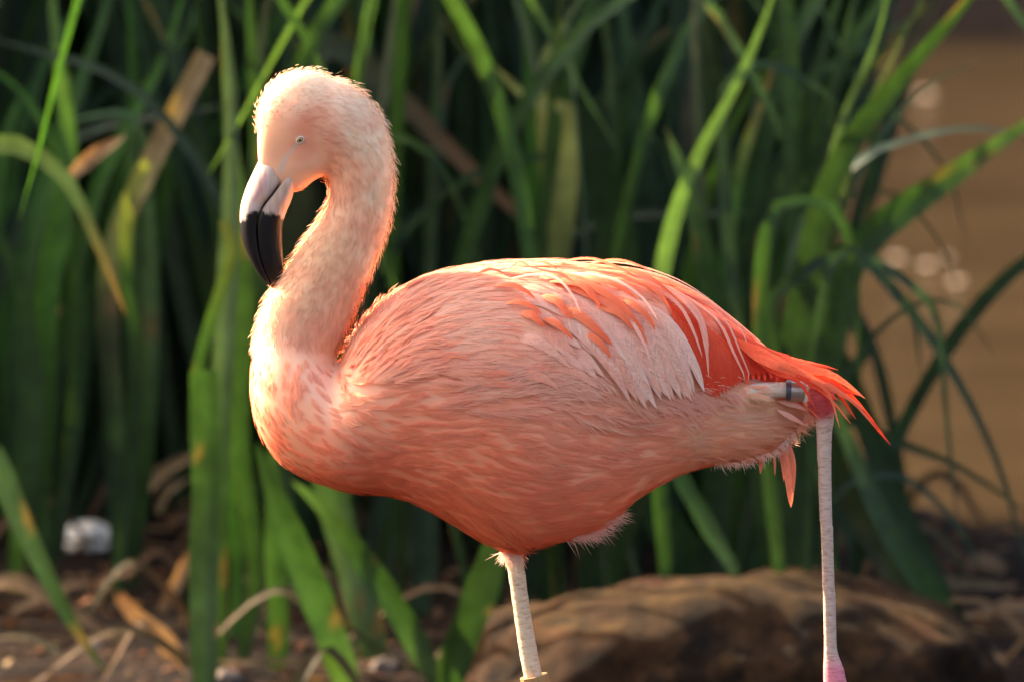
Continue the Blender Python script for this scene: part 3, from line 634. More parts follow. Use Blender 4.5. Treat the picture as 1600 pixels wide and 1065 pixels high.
FP = [(400,200,0,-1),(410,150,.5,-.85),(450,118,.9,-.45),(500,110,1,.15),(550,135,.8,.6),(590,180,.5,.9),(615,240,.15,1),(450,200,.6,-.7),(430,240,.4,-.8),(520,200,.9,.4),(460,270,.9,.0),(500,255,.9,.1),
 (550,260,.3,1),(540,330,-.15,1),(610,340,-.2,1),(500,400,-.6,.8),(570,400,-.45,.9),(450,440,-.6,.8),(540,470,-.4,.9),(430,500,-.3,.95),(520,540,-.1,1),(395,560,0,1),(450,580,0,1),(500,600,.4,.9),
 (398,630,.25,.97),(440,690,.6,.75),(480,650,.6,.75),(500,730,.95,.3),(540,640,.9,.45),(560,560,.8,-.35),(600,500,.8,-.5),(600,600,1,.05),(650,700,1,.12),(600,755,1,.15),(700,790,.9,.45),(700,620,1,.05),
 (700,450,1,-.1),(800,430,1,.05),(850,520,.9,.3),(800,560,1,.1),(800,650,1,.1),(800,750,1,.2),(770,830,.7,.7),(800,850,.3,.95),(850,830,.95,.1),(900,700,.95,.05),(900,800,1,.05),(950,790,.9,.05),
 (1000,700,.9,-.15),(1000,600,.8,.4),(1050,720,.95,-.15),(1100,650,.9,-.15),(1150,650,.9,.05),(1200,650,.95,.15),(1230,690,.8,.6),(1180,715,.9,.3),(1100,500,.8,.55),(1000,440,.9,.35),(1250,590,.9,.4)]
FP = np.array([(a, b, *(np.array([c, d]) / math.hypot(c, d))) for a, b, c, d in FP], float)
def flow3(P, N, pxy, jitter=0.0):
    d2 = idw(pxy, FP, 3.0); D = np.stack([d2[:, 0], 0 * d2[:, 0], -d2[:, 1]], 1)
    sw = vnoise(P, 28, 31, 2) * .45 + jitter * rng.standard_normal(len(P))
    D = D - N * (D * N).sum(1)[:, None]; D /= np.maximum(np.linalg.norm(D, axis=1)[:, None], 1e-6)
    B = np.cross(N, D); return D * np.cos(sw)[:, None] + B * np.sin(sw)[:, None]
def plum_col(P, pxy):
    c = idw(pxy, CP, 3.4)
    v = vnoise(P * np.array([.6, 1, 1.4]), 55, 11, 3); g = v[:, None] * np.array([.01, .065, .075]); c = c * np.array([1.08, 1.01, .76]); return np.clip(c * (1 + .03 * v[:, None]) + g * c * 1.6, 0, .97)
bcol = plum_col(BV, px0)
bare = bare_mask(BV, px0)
# bare skin colours
legc = np.array([.74, .53, .34]); n = vnoise(BV * np.array([1, 1, 1.]), 260, 2, 2)[:, None]
lc = legc * (1 + .12 * n)
x, yy = px0[:, 0], px0[:, 1]
lc = np.where(((x > 1200))[:, None], np.array([.60, .40, .31]) * (1 + .12 * n), lc)
hock = np.clip(1 - (np.hypot(x - 1281, (yy - 622)) - 26) / 14, 0, 1)[:, None]; lc = lc * (1 - hock) + np.array([.50, .07, .07]) * (1 + .25 * n) * hock
ft = np.clip((yy - 1018) / 30, 0, 1)[:, None] * (x > 1200)[:, None]; lc = lc * (1 - ft) + np.array([.75, .22, .26]) * ft
ft = (np.clip(1 - np.abs(yy - 1178) / 40, 0, 1) + np.clip((yy - 1560) / 30, 0, 1)).clip(0, 1)[:, None] * (x < 1100)[:, None]; lc = lc * (1 - ft) + np.array([.7, .2, .22]) * ft
tib = ((x > 1160) & (x < 1262) & (yy < 640))[:, None]; lc = np.where(tib, np.array([.66, .54, .42]) * (1 + .15 * n), lc)
bcol = np.where(bare[:, None], lc, bcol)
# bare lore stripe eye -> beak
def seg_d(pxy, a, b):
    a = np.array(a, float); b = np.array(b, float); d = b - a; t = np.clip(((pxy - a) @ d) / (d @ d), 0, 1); return np.linalg.norm(pxy - (a + t[:, None] * d), axis=1)
def lore_mask(pxy): return np.minimum(seg_d(pxy, (464, 226), (446, 247)) - 1.0, np.minimum(seg_d(pxy, (446, 247), (438, 268)) - 2.5, np.hypot(pxy[:, 0] - 469, pxy[:, 1] - 219) - 6))
lm = np.clip(1 - lore_mask(px0) / 3, 0, 1)[:, None]; bcol = bcol * (1 - lm) + np.array([.70, .46, .34]) * lm
a = bm_.color_attributes.new('Col', 'FLOAT_COLOR', 'POINT'); cc = np.ones((len(BV), 4), np.float32); cc[:, :3] = bcol; cc[:, 3] = bare * .85; a.data.foreach_set('color', cc.ravel())
bm_.polygons.foreach_set('use_smooth', np.ones(len(bm_.polygons), bool)); bm_.materials.clear(); bm_.materials.append(mat_skin); bm_.name = 'body'; bm_.update()
body = link('body', bm_, fl)
bvh = BVHTree.FromPolygons([tuple(v) for v in BV], [tuple(int(i) for i in t) for t in BT])

# sampling on the surface
tri = BV[BT]; area = np.linalg.norm(np.cross(tri[:, 1] - tri[:, 0], tri[:, 2] - tri[:, 0]), axis=1) / 2
def sample(n, seed, wt=None):
    r = np.random.default_rng(seed); w_ = area if wt is None else area * wt; i = r.choice(len(BT), n, p=w_ / w_.sum())
    u = r.random((n, 2)); f = u.sum(1) > 1; u[f] = 1 - u[f]; b = np.stack([1 - u.sum(1), u[:, 0], u[:, 1]], 1)
    P = (tri[i] * b[:, :, None]).sum(1); N = (BNs[BT[i]] * b[:, :, None]).sum(1); N /= np.linalg.norm(N, axis=1)[:, None]; return P, N
def strips(P, D, N, L, W, bend, roll, c0, c1, nseg=3, nn=None):
    """tapered blades, vectorised. returns V,F,C,Nrm"""
    m = len(P); D = D / np.linalg.norm(D, axis=1)[:, None]; side = np.cross(N, D); side /= np.maximum(np.linalg.norm(side, axis=1)[:, None], 1e-6)
    up = np.cross(D, side); s = side * np.cos(roll)[:, None] + up * np.sin(roll)[:, None]
    V = []; Cc = []
    for k in range(nseg + 1):
        t = k / nseg; p = P + L[:, None] * (D * t + bend * t * t); w_ = (W * (1 - t ** 2 * .92) / 2)[:, None]
        V += [p - s * w_, p + s * w_]; cl = c0 * (1 - t) + c1 * t; Cc += [cl, cl]
    V = np.stack(V, 1).reshape(-1, 3); Cc = np.stack(Cc, 1).reshape(-1, 3); r = 2 * (nseg + 1); b = np.arange(m)[:, None] * r
    F = np.vstack([b + np.array([2 * k, 2 * k + 2, 2 * k + 3, 2 * k + 1]) for k in range(nseg)])
    nn = N if nn is None else nn
    return V, F, Cc, np.repeat(nn, r, 0)
def join(parts):
    V, F, Cc, Nn = [], [], [], []; off = 0
    for v, f, c_, n_ in parts: V.append(v); F.append(f + off); Cc.append(c_); Nn.append(n_); off += len(v)
    return np.vstack(V), np.vstack(F), np.vstack(Cc), np.vstack(Nn)

# -- short down on head and neck
trc = tri.mean(1); tpx = topx(trc)
neckw = np.where((tpx[:, 1] < 560) & (tpx[:, 0] < 632) & (tpx[:, 0] < 560 + (560 - tpx[:, 1]) * .62), 1.0, 0.0)
neckw *= (~bare_mask(trc, tpx))
P, N = sample(85000, 1, neckw + 1e-12); q = topx(P); keep = (lore_mask(q) > 0) ; P, N, q = P[keep], N[keep], q[keep]; m = len(P)
D = flow3(P, N, q, .22); r = np.random.default_rng(4)
headf = np.clip((300 - q[:, 1]) / 120, 0, 1) * np.clip((540 - q[:, 0]) / 60, 0, 1)      # head: short
face = np.clip(1 - np.hypot(q[:, 0] - 455, q[:, 1] - 245) / 60, 0, 1)
L = r.uniform(.0045, .0085, m) * (1 - .45 * headf) * (1 - .45 * face)
lift = r.uniform(.02, .22, m); Dd = D * np.cos(lift)[:, None] + N * np.sin(lift)[:, None]
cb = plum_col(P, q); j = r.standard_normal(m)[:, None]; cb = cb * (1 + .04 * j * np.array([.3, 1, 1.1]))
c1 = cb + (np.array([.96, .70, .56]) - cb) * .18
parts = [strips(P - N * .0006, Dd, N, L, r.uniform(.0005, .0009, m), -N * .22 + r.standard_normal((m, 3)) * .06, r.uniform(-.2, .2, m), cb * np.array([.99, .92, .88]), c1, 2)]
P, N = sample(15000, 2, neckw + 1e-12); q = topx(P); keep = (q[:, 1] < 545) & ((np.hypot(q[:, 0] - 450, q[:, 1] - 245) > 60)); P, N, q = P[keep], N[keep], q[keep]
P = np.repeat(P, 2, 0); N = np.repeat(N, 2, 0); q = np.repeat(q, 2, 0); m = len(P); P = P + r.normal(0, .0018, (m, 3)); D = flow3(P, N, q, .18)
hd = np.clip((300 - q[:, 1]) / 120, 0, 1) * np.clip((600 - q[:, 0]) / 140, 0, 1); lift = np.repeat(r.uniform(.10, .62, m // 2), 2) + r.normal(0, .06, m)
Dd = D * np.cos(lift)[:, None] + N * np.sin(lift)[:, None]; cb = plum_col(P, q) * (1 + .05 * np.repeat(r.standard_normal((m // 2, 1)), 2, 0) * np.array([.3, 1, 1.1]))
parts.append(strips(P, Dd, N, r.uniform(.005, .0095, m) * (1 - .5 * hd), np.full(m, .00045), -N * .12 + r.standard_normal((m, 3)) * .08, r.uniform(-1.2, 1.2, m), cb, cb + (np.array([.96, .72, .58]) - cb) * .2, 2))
V, F, Cc, Nn = join(parts)
link('head_and_neck_down', make_mesh('head_and_neck_down', V, F, mat_down_short, Cc, Nn), fl, kind='stuff')

# -- contour feathers of trunk: clusters of barbs
def clusters(P, N, D, q, Lf, nb, wid, spread, col, seed, lift=(.0, .03), wob=.05, pale=.12, hug=.12):
    r = np.random.default_rng(seed); m = len(P); K = nb
    u = np.tile(np.linspace(.0, 1, K), m); sd = np.tile(np.where(np.arange(K) % 2, 1, -1), m)
    i = np.repeat(np.arange(m), K); a = (spread * (1 - u ** 1.5)) * sd + r.normal(0, .10, m * K)
    lf = r.uniform(*lift, m)[i]; B = np.cross(N, D)
    d0 = D[i] * np.cos(a)[:, None] + B[i] * np.sin(a)[:, None]; d0 = d0 * np.cos(lf)[:, None] + N[i] * np.sin(lf)[:, None]
    curve = r.normal(0, .20, m)
    base = P[i] + D[i] * (u * Lf[i] * .55)[:, None] + N[i] * (np.sin(lf) * u * Lf[i] * .5 + .0006)[:, None]
    L_ = Lf[i] * (.50 - .08 * u) * r.uniform(.8, 1.15, m * K)
    bend = -N[i] * hug + B[i] * (curve[i] - .35 * a)[:, None] + r.standard_normal((m * K, 3)) * wob
    cb = col[i] * (1 + r.normal(0, .035, (m * K, 1)) * np.array([.3, 1, 1.1])); c1 = cb + (np.array([.96, .62, .48]) - cb) * pale
    return strips(base, d0, N[i], L_, np.full(m * K, wid) * r.uniform(.7, 1.3, m * K), bend, r.uniform(-.12, .12, m * K), cb, c1, 3)
bodyw = np.where((~bare_mask(trc, tpx)) & (neckw < .5), 1.0, 0.0)
P, N = sample(5000, 21, bodyw + 1e-12); q = topx(P); D = flow3(P, N, q, .12)
r = np.random.default_rng(6); m = len(P)
col = plum_col(P, q); v = r.normal(0, 1, m)[:, None]; col = np.clip(col * (1 + .06 * v * np.array([.25, 1, 1.05])), 0, .96)
chest = np.clip((620 - q[:, 0]) / 150, 0, 1); Lf = r.uniform(.017, .030, m) * (1 - .5 * chest)
body_parts = [clusters(P + N * rng.uniform(.0003, .0009, (len(P), 1)), N, D, q, Lf, 15, .0006, .40, col, 8, lift=(.0, .012), wob=.02, pale=.03, hug=.05)]
# looser fluffy flank plumes below the wing and at the vent
def band(n, fn, seed):
    P, N = sample(n * 8, seed, bodyw + 1e-12); q = topx(P); k = fn(q) & (N[:, 1] < .3); return P[k][:n], N[k][:n], q[k][:n]
fl1 = lambda q: (q[:, 0] > 660) & (q[:, 0] < 1010) & (q[:, 1] > 565 + (q[:, 0] - 700) * .06) & (q[:, 1] < 640 + (q[:, 0] - 700) * .12)
P, N, q = band(420, fl1, 33); D = flow3(P, N, q, .12); m = len(P); col = plum_col(P, q) * .7 + np.array([.93, .54, .40]) * .3
col = col * (1 + .08 * r.normal(0, 1, (m, 1)) * np.array([.2, 1, 1]))
body_parts.append(clusters(P + N * .002, N, D, q, r.uniform(.028, .045, m), 22, .0006, .38, col, 12, lift=(.0, .08), wob=.08, pale=.2))
fl2 = lambda q: (q[:, 0] > 1060) & (q[:, 1] > 615)
P, N, q = band(420, fl2, 35); D = flow3(P, N, q, .2); m = len(P); col = plum_col(P, q) * .6 + np.array([.94, .58, .43]) * .4
body_parts.append(clusters(P, N, D, q, r.uniform(.022, .038, m), 20, .0006, .42, col, 14, lift=(.0, .10), wob=.10, pale=.2))
# fringe of loose barbs: belly behind the leg, leg cuff, under the vent
def fringe(pts, n, L0, ang, seed, col, y=0.0, sp=.35, w_=.0006, dep=.02):
    r = np.random.default_rng(seed); pts = np.array(pts, float); t = r.random(n) * (len(pts) - 1); i = np.minimum(t.astype(int), len(pts) - 2); f = (t - i)[:, None]
    pq = pts[i] * (1 - f) + pts[i + 1] * f; P = np.array([pt(a_, b_, y)[:] for a_, b_ in pq]); P[:, 1] += r.uniform(-dep, dep, n)
    a_ = math.radians(ang) + r.normal(0, sp, n); D = np.stack([np.cos(a_), r.normal(0, .15, n), -np.sin(a_)], 1)
    Nn = np.tile([0, -1.0, -.2], (n, 1)); Nn /= np.linalg.norm(Nn, axis=1)[:, None]
    cl = np.tile(col, (n, 1)) * (1 + .05 * r.normal(0, 1, (n, 1)))
    return strips(P, D, Nn, r.uniform(.5, 1.1, n) * L0, np.full(n, w_), r.normal(0, .18, (n, 3)), r.uniform(-.6, .6, n), cl, np.clip(cl * 1.08, 0, .95), 3)
body_parts += [fringe([(880, 836), (920, 832), (962, 800)], 420, .017, 12, 1, (.9, .52, .42)),
               fringe([(786, 860), (815, 866)], 260, .013, 105, 2, (.92, .66, .55), y=.008, sp=.5, dep=.01),
               fringe([(1110, 716), (1150, 718), (1210, 700), (1240, 670)], 520, .010, 48, 3, (.92, .6, .48), sp=.5),
               fringe([(1225, 625), (1262, 640), (1245, 668)], 240, .013, 25, 4, (.9, .42, .28), y=-.01, sp=.4)]
V, F, Cc, Nn = join(body_parts)
link('body_plumage', make_mesh('body_plumage', V, F, mat_down, Cc, Nn), fl, kind='stuff')

# -- wing: individual vane feathers laid on the flank
WP = [(560,540,.6,-.75),(620,480,.8,-.5),(700,455,1,-.15),(800,428,1,.08),(900,425,.95,.25),(980,440,.9,.42),(1050,460,.85,.5),(1100,490,.82,.56),(1180,545,.86,.5),(640,560,.95,-.3),(700,540,1,-.1),(800,490,.95,.25),
 (880,500,.8,.6),(940,530,.66,.75),(1000,560,.5,.87),(1060,560,.5,.87),(1100,590,.35,.94),(1140,580,.5,.86),(1200,580,.85,.5),(1250,590,.9,.4),(1000,640,.5,.87),(900,600,.75,.6),(800,590,.95,.15),(1320,610,.85,.55),(700,590,1,.1)]
WP = np.array([(a, b, *(np.array([c, d]) / math.hypot(c, d))) for a, b, c, d in WP], float)
def hit(px, py, lasty=None):
    d = (pt(px, py, 1) - CAM).normalized(); loc, nr, i_, ds = bvh.ray_cast(CAM, d)
    if loc is None: return None, None
    ids = BT[i_]; n_ = BNs[ids].mean(0); return np.array(loc), n_ / np.linalg.norm(n_)
def trace(px, py, L, step=8.0, drift=0.0):
    pts = [(px, py)]; x_, y_ = px, py
    for k in range(int(L / step)):
        d = idw(np.array([[x_, y_]]), WP, 3)[0]; a_ = math.atan2(d[1], d[0]) + drift; x_ += math.cos(a_) * step; y_ += math.sin(a_) * step; pts.append((x_, y_))
    return pts
def drape(pts, off, n=12, tipoff=0.0):
    pts = smooth_path(np.array(pts, float), n); P = []; N = []; last = None
    for i, (a_, b_) in enumerate(pts):
        h, nn = hit(a_, b_)
        if h is None:
            y_ = last[0][1] if last is not None else 0.0; P.append(np.array(pt(a_, b_, y_)[:])); N.append(last[1] if last is not None else np.array([0, -1., 0])); continue
        if last is not None and abs(h[1] - last[0][1]) > .03: h = np.array(pt(a_, b_, last[0][1])[:]); nn = last[1]
        last = (h, nn); P.append(h); N.append(nn)
    P = np.array(P); N = np.array(N); o = off + tipoff * np.linspace(0, 1, n) - np.linspace(1, 0, n) ** 3 * off * .7
    return P + N * o[:, None], N
def feather_geo(P, N, width, c0, c1, seed, pointy=.6, fray=.3, cup=.22, streak=.05, barb=26):
    r = np.random.default_rng(seed); n = len(P); T = np.gradient(P, axis=0); T /= np.linalg.norm(T, axis=1)[:, None]
    Sd = np.cross(N, T); Sd /= np.linalg.norm(Sd, axis=1)[:, None]; Nn = np.cross(T, Sd); t = np.linspace(0, 1, n)
    prof = np.minimum(1, .25 + t * 2.6) * np.clip((1 - t) / pointy, 0, 1) ** .55; hw = width / 2 * np.maximum(prof, .03)
    cs = np.array([-1, -.5, 0, .5, 1]); V = []; Cc = []; NN = []
    c0 = np.array(c0); c1 = np.array(c1); base = c0[None] * (1 - t[:, None]) + c1[None] * t[:, None]
    for q_ in cs:
        V.append(P + Sd * (hw * q_)[:, None] - Nn * (hw * cup * q_ * q_)[:, None]); f = 1 + streak * r.standard_normal((n, 1))
        Cc.append(base * f * (1.03 if q_ == 0 else 1.0)); nv = Nn + Sd * q_ * cup * 1.2; NN.append(nv / np.linalg.norm(nv, axis=1)[:, None])
    V = np.stack(V, 1).reshape(-1, 3); Cc = np.stack(Cc, 1).reshape(-1, 3); NN = np.stack(NN, 1).reshape(-1, 3)
    i = np.arange(n * 5).reshape(n, 5); F = np.stack([i[:-1, :-1], i[1:, :-1], i[1:, 1:], i[:-1, 1:]], -1).reshape(-1, 4)
    parts = [(V, F, Cc, NN)]
    # barbs: each springs from the shaft and runs to just past the edge
    m = barb * 2; tt = np.tile(np.linspace(.12, .93, barb), 2) + r.normal(0, .008, m); sd = np.r_[np.ones(barb), -np.ones(barb)]
    f = np.clip(tt, 0, 1) * (n - 1); a_ = np.minimum(f.astype(int), n - 2); g = (f - a_)[:, None]
    g3 = lambda A: A[a_] * (1 - g) + A[a_ + 1] * g
    Pb, Tb, Sb, Nb = g3(P), g3(T), g3(Sd), g3(Nn); hb = np.interp(np.clip(tt + .08, 0, 1), t, hw)
    Lb = hb * r.uniform(1.15, 1.40 + .45 * fray, m); d = Tb * .82 + Sb * (sd * .62)[:, None] + Nb * .03
    cl = g3(base) * (1 + streak * 1.2 * r.standard_normal((m, 1)))
    parts.append(strips(Pb + Nb * .00035, d, Nb, Lb, np.full(m, max(.00045, width * .07)), Tb * .18 - Nb * cup * .4, r.uniform(-.1, .1, m), cl, cl * np.array([1.01, 1.03, 1.04]), 2))
    return join(parts)
wing = None
def mk_wing():
    # the folded forearm pad under the feathers: a thin shell following the flank
    pts = [(560, 540), (640, 480), (740, 445), (860, 430), (980, 452), (1060, 490), (1110, 540), (1060, 590), (980, 600), (880, 590), (760, 585), (640, 585)]
    ctr = np.array([830., 520.]); V = []; Fc = []; K = 60; R_ = 14
    out = smooth_path(np.array(pts + [pts[0]], float), K + 1)[:-1]
    for j in range(R_ + 1):
        f = j / R_
        for p_ in out:
            q_ = ctr + (p_ - ctr) * f; h, nn = hit(*q_); V.append(h + nn * (.0045 * (1 - f ** 3) - .0008) if h is not None else np.array(pt(*q_, -.05)[:]))
    for j in range(R_):
        for k in range(K): a_ = j * K + k; b_ = j * K + (k + 1) % K; Fc.append((a_, b_, b_ + K, a_ + K))
    V = np.array(V); cl = plum_col(V, topx(V)); me = make_mesh('wing', V, Fc, mat_vane, cl); return link('wing', me, fl)
wing = mk_wing()
nfe = 0
def add_feather(pts, off, wpx, c0, c1, pointy=.6, fray=.3, parent=None, name='feather', label=None, tipoff=0.0, streak=.05, n=12, cup=.22, barb=26):
    global nfe; nfe += 1
    P, N = drape(pts, off, n, tipoff); V, F, Cc, Nn = feather_geo(P, N, wpx * S, c0, c1, nfe * 13 + 5, pointy, fray, cup, streak, barb)
    o = link(name, make_mesh(name, V, F, mat_vane, Cc, Nn), parent or wing)
    if label: o['label'] = label
    return o
RED = (.78, .055, .018); RED2 = (.84, .095, .03); OR = (.84, .145, .05); OR2 = (.86, .27, .14); PALE = (.93, .53, .39); PINK = (.91, .43, .29); CORAL = (.90, .34, .21)
R = random.Random(11)
def jit(c_, a_=.05): k = 1 + R.gauss(0, a_); return tuple(min(.96, v * (1 + (k - 1) * (.3, 1, 1)[i])) for i, v in enumerate(c_))
# 1. red secondaries, lowest layer
for k in range(11):
    x0 = 1040 + k * 9; y0 = 468 + k * 6.2; tipx = 1098 + k * 5.5; tipy = 622 - abs(k - 3) * 3.2
    add_feather([(x0, y0), (x0 + (tipx - x0) * .55, y0 + (tipy - y0) * .42), (tipx, tipy)], .0058 + k * .00008, 22, jit(RED2), jit(RED), label='deep red flight feather' if k == 0 else None)
for k in range(16):
    x0 = 1118 + k * 7; y0 = 500 + k * 4.6; tipx = 1168 + k * 9; tipy = 603 - k * .8 + R.uniform(-3, 3)
    add_feather([(x0, y0), (x0 + (tipx - x0) * .6, y0 + (tipy - y0) * .5), (tipx, tipy)], .0060 + k * .00008, 20, jit(RED2), jit(RED))
# tail and primary tips beyond the hock
def tailf(pts, wpx, c0, c1, y, pointy=.8, name='tail_feather', n=12, label=None, back=None):
    P = np.array([pt(a_, b_, (y if y > -.03 else -.031 + (y + .031) * min(1, i / 6)))[:] for i, (a_, b_) in enumerate(smooth_path(np.array(pts, float), n))]); N = np.tile([0., -1., .25], (n, 1)); N /= np.linalg.norm(N, axis=1)[:, None]
    global nfe; nfe += 1; V, F, Cc, Nn = feather_geo(P, N, wpx * S, c0, c1, nfe * 7, pointy, .5)
    o = link(name, make_mesh(name, V, F, mat_vane, Cc, Nn), fl)
    if label: o['label'] = label
TF = [([(1170, 535), (1250, 575), (1320, 610), (1392, 695)], 15, -.050), ([(1165, 540), (1240, 572), (1300, 585), (1352, 622)], 18, -.052), ([(1180, 548), (1250, 582), (1310, 612), (1352, 640)], 14, -.055),
      ([(1180, 545), (1240, 575), (1290, 590), (1338, 655)], 12, -.051), ([(1170, 545), (1240, 580), (1292, 610), (1312, 668)], 9, -.057), ([(1180, 550), (1240, 585), (1290, 615), (1330, 662)], 8, -.054),
      ([(1160, 540), (1220, 575), (1270, 596), (1310, 625)], 20, -.056), ([(1150, 530), (1210, 562), (1255, 582), (1290, 600)], 18, -.057), ([(1150, 535), (1200, 565), (1240, 583), (1266, 596)], 18, -.056),
      ([(1190, 555), (1240, 578), (1290, 596), (1345, 618)], 13, -.048), ([(1180, 550), (1260, 580), (1330, 625), (1368, 668)], 10, -.052), ([(1150, 532), (1220, 560), (1270, 575), (1318, 592)], 16, -.04),
      ([(1160, 545), (1210, 580), (1250, 598), (1275, 640)], 9, -.058)]
for k, (p_, w_, y_) in enumerate(TF):
    tailf(p_, w_, jit(RED2), jit((.88, .20, .09) if k % 3 else RED), y_, label='longest red tip drooping past the raised leg' if k == 0 else None)
for p_, w_ in [([(1218, 680), (1232, 730), (1236, 792)], 22), ([(1224, 680), (1238, 720), (1240, 770)], 12), ([(1206, 690), (1210, 715), (1211, 742)], 6), ([(1214, 690), (1222, 715), (1225, 752)], 8), ([(1188, 700), (1189, 722), (1188, 740)], 9)]:
    tailf(p_, w_, jit((.90, .30, .17)), jit((.90, .26, .13)), .0, pointy=.7)
for p_, w_ in [([(1215, 626), (1242, 632), (1266, 642)], 9), ([(1215, 640), (1238, 652), (1258, 664)], 8)]:
    tailf(p_, w_, jit((.92, .50, .38)), jit((.90, .40, .28)), -.034, pointy=.5)
# 2. long drooping pale tertials
for k in range(44):
    f = k / 43; x0 = 988 - f * 135 + R.uniform(-10, 10); y0 = 472 - f * 8 + R.uniform(-8, 22)
    L_ = R.uniform(185, 235) - f * 30; pts = trace(x0, y0, L_, drift=R.uniform(-.02, .10))
    while pts[-1][1] > 648 - (1 - f) * 30: pts = pts[:-1]
    if len(pts) < 8: continue
    add_feather(pts[::2], .0066 + f * .002, R.uniform(20, 32), jit(R.choice([PINK, PALE, CORAL]), .09), jit(R.choice([PINK, PALE, PALE]), .09), pointy=.65, fray=.45, tipoff=.0005, streak=.09, cup=.14)
# pale scapular points over the red
for (p_, w_) in [([(1010, 445), (1075, 490), (1095, 545), (1100, 590)], 13), ([(1030, 448), (1080, 490), (1096, 530), (1098, 572)], 11), ([(1040, 450), (1110, 505), (1140, 560), (1162, 600)], 11), ([(1050, 452), (1118, 500), (1150, 560), (1170, 603)], 8),
                 ([(1020, 432), (1110, 475), (1165, 515), (1212, 555)], 13), ([(1000, 424), (1090, 462), (1150, 505), (1190, 535)], 17), ([(1050, 450), (1110, 490), (1145, 520), (1160, 550)], 10),
                 ([(980, 430), (1050, 470), (1085, 510), (1100, 545)], 12), ([(990, 440), (1050, 480), (1075, 520), (1090, 560)], 12),
                 ([(940, 418), (1020, 440), (1090, 475), (1130, 505)], 14), ([(900, 414), (980, 425), (1050, 450), (1100, 480)], 15), ]:
    add_feather(p_, .0088, w_ * .85, jit(CORAL, .05), jit(PINK, .06), pointy=.9, fray=1.3, tipoff=.0005, streak=.04, cup=.1)
# 3. small soft coverts at shoulder and mid wing
rows = []
for k in range(34):
    x0 = R.uniform(800, 900); y0 = R.uniform(425, 590)
    top = np.interp(x0, [525, 560, 590, 620, 660, 700, 800, 900], [580, 512, 481, 459, 441, 430, 415, 413])
    if y0 < top + 8 or y0 > 588 - max(0, (x0 - 800)) * .35: continue
    rows.append((x0 + (y0 - 500) * .1, x0, y0))
rows.sort(reverse=True)
for k, (_, x0, y0) in enumerate(rows):
    L_ = R.uniform(60, 95); pts = trace(x0, y0, L_, step=6, drift=R.uniform(-.1, .1)); f = max(0, min(1, (x0 - 560) / 300))
    cA = R.choice([CORAL, PINK, PINK, PALE]); add_feather(pts[::2], .0062 + k * .000012, R.uniform(14, 21), jit(cA, .05), jit(R.choice([PINK, PALE]) if f > .2 else PINK, .05), pointy=.7, fray=.9, streak=.06, n=8, barb=20, cup=.10)
# 4. the orange coverts, one by one
OC = [([(835, 428), (900, 447), (960, 480), (1003, 524)], 17), ([(880, 452), (940, 478), (985, 510), (1007, 543)], 15), ([(800, 470), (858, 472), (905, 495), (933, 490)], 0), ([(858, 444), (905, 455), (930, 480), (934, 491)], 17),
      ([(840, 465), (870, 480), (885, 500), (894, 505)], 15), ([(868, 480), (905, 500), (935, 525), (954, 543)], 17), ([(812, 492), (832, 500), (846, 513), (852, 518)], 15), ([(930, 425), (990, 440), (1030, 465), (1046, 480)], 16),
      ([(950, 440), (1000, 455), (1028, 478), (1042, 500)], 11), ([(915, 420), (965, 425), (1000, 438), (1015, 446)], 12), ([(925, 480), (960, 495), (978, 512), (984, 523)], 14), ([(895, 440), (950, 455), (985, 475), (992, 482)], 14),
      ([(905, 520), (930, 535), (945, 552), (950, 563)], 12), ([(820, 422), (850, 428), (865, 436), (871, 440)], 9), ([(790, 432), (810, 428), (822, 432), (828, 436)], 7), ([(870, 418), (920, 422), (960, 436), (985, 448)], 11), ([(770, 452), (800, 458), (825, 470), (836, 480)], 11), ([(790, 478), (815, 482), (838, 494), (846, 503)], 10), ([(845, 500), (868, 512), (886, 528), (893, 537)], 12), ([(740, 440), (765, 438), (785, 444), (793, 449)], 8), ([(965, 470), (990, 488), (1010, 510), (1016, 524)], 12)]
for k, (p_, w_) in enumerate(OC):
    if w_: add_feather(p_, .0118 + k * .00008, w_, jit((.87, .27, .13), .03), jit(OR, .05), pointy=.6, fray=.15, streak=.04, n=12, label='bright orange covert feather' if k == 0 else None)

# pale feathers crossing over between the orange ones
for p_, w_ in [([(800, 440), (860, 445), (890, 470), (905, 500)], 9), ([(900, 432), (960, 452), (1000, 480), (1020, 510)], 9), ([(930, 470), (975, 500), (1000, 540), (1010, 570)], 12)]:
    add_feather(p_, .0130, w_ * .75, jit(PINK, .03), jit(PALE, .03), pointy=.7, fray=.7, streak=.06)

# soft shoulder plumage over the front of the folded wing
P, N = sample(9000, 55, bodyw + 1e-12); q = topx(P); xx, yy_ = q[:, 0], q[:, 1]
k_ = (N[:, 1] < .35) & (xx > 545) & (xx < 880) & (yy_ > 408) & (yy_ < 600) & (rng.random(len(xx)) < np.clip((900 - xx) / 200, .15, 1))
P, N, q = P[k_], N[k_], q[k_]; d2 = idw(q, WP, 3.0); D = np.stack([d2[:, 0], 0 * d2[:, 0], -d2[:, 1]], 1); D = D - N * (D * N).sum(1)[:, None]; D /= np.linalg.norm(D, axis=1)[:, None]
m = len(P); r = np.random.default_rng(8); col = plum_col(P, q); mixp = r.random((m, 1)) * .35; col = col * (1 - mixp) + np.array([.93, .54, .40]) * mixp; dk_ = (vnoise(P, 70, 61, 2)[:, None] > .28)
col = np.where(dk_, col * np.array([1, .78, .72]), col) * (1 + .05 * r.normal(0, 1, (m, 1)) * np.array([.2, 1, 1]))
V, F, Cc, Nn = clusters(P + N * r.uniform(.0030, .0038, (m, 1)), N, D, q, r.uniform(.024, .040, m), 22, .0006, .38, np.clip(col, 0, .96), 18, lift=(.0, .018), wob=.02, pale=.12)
link('shoulder_plumage', make_mesh('shoulder_plumage', V, F, mat_down, Cc, Nn), wing, kind='stuff')

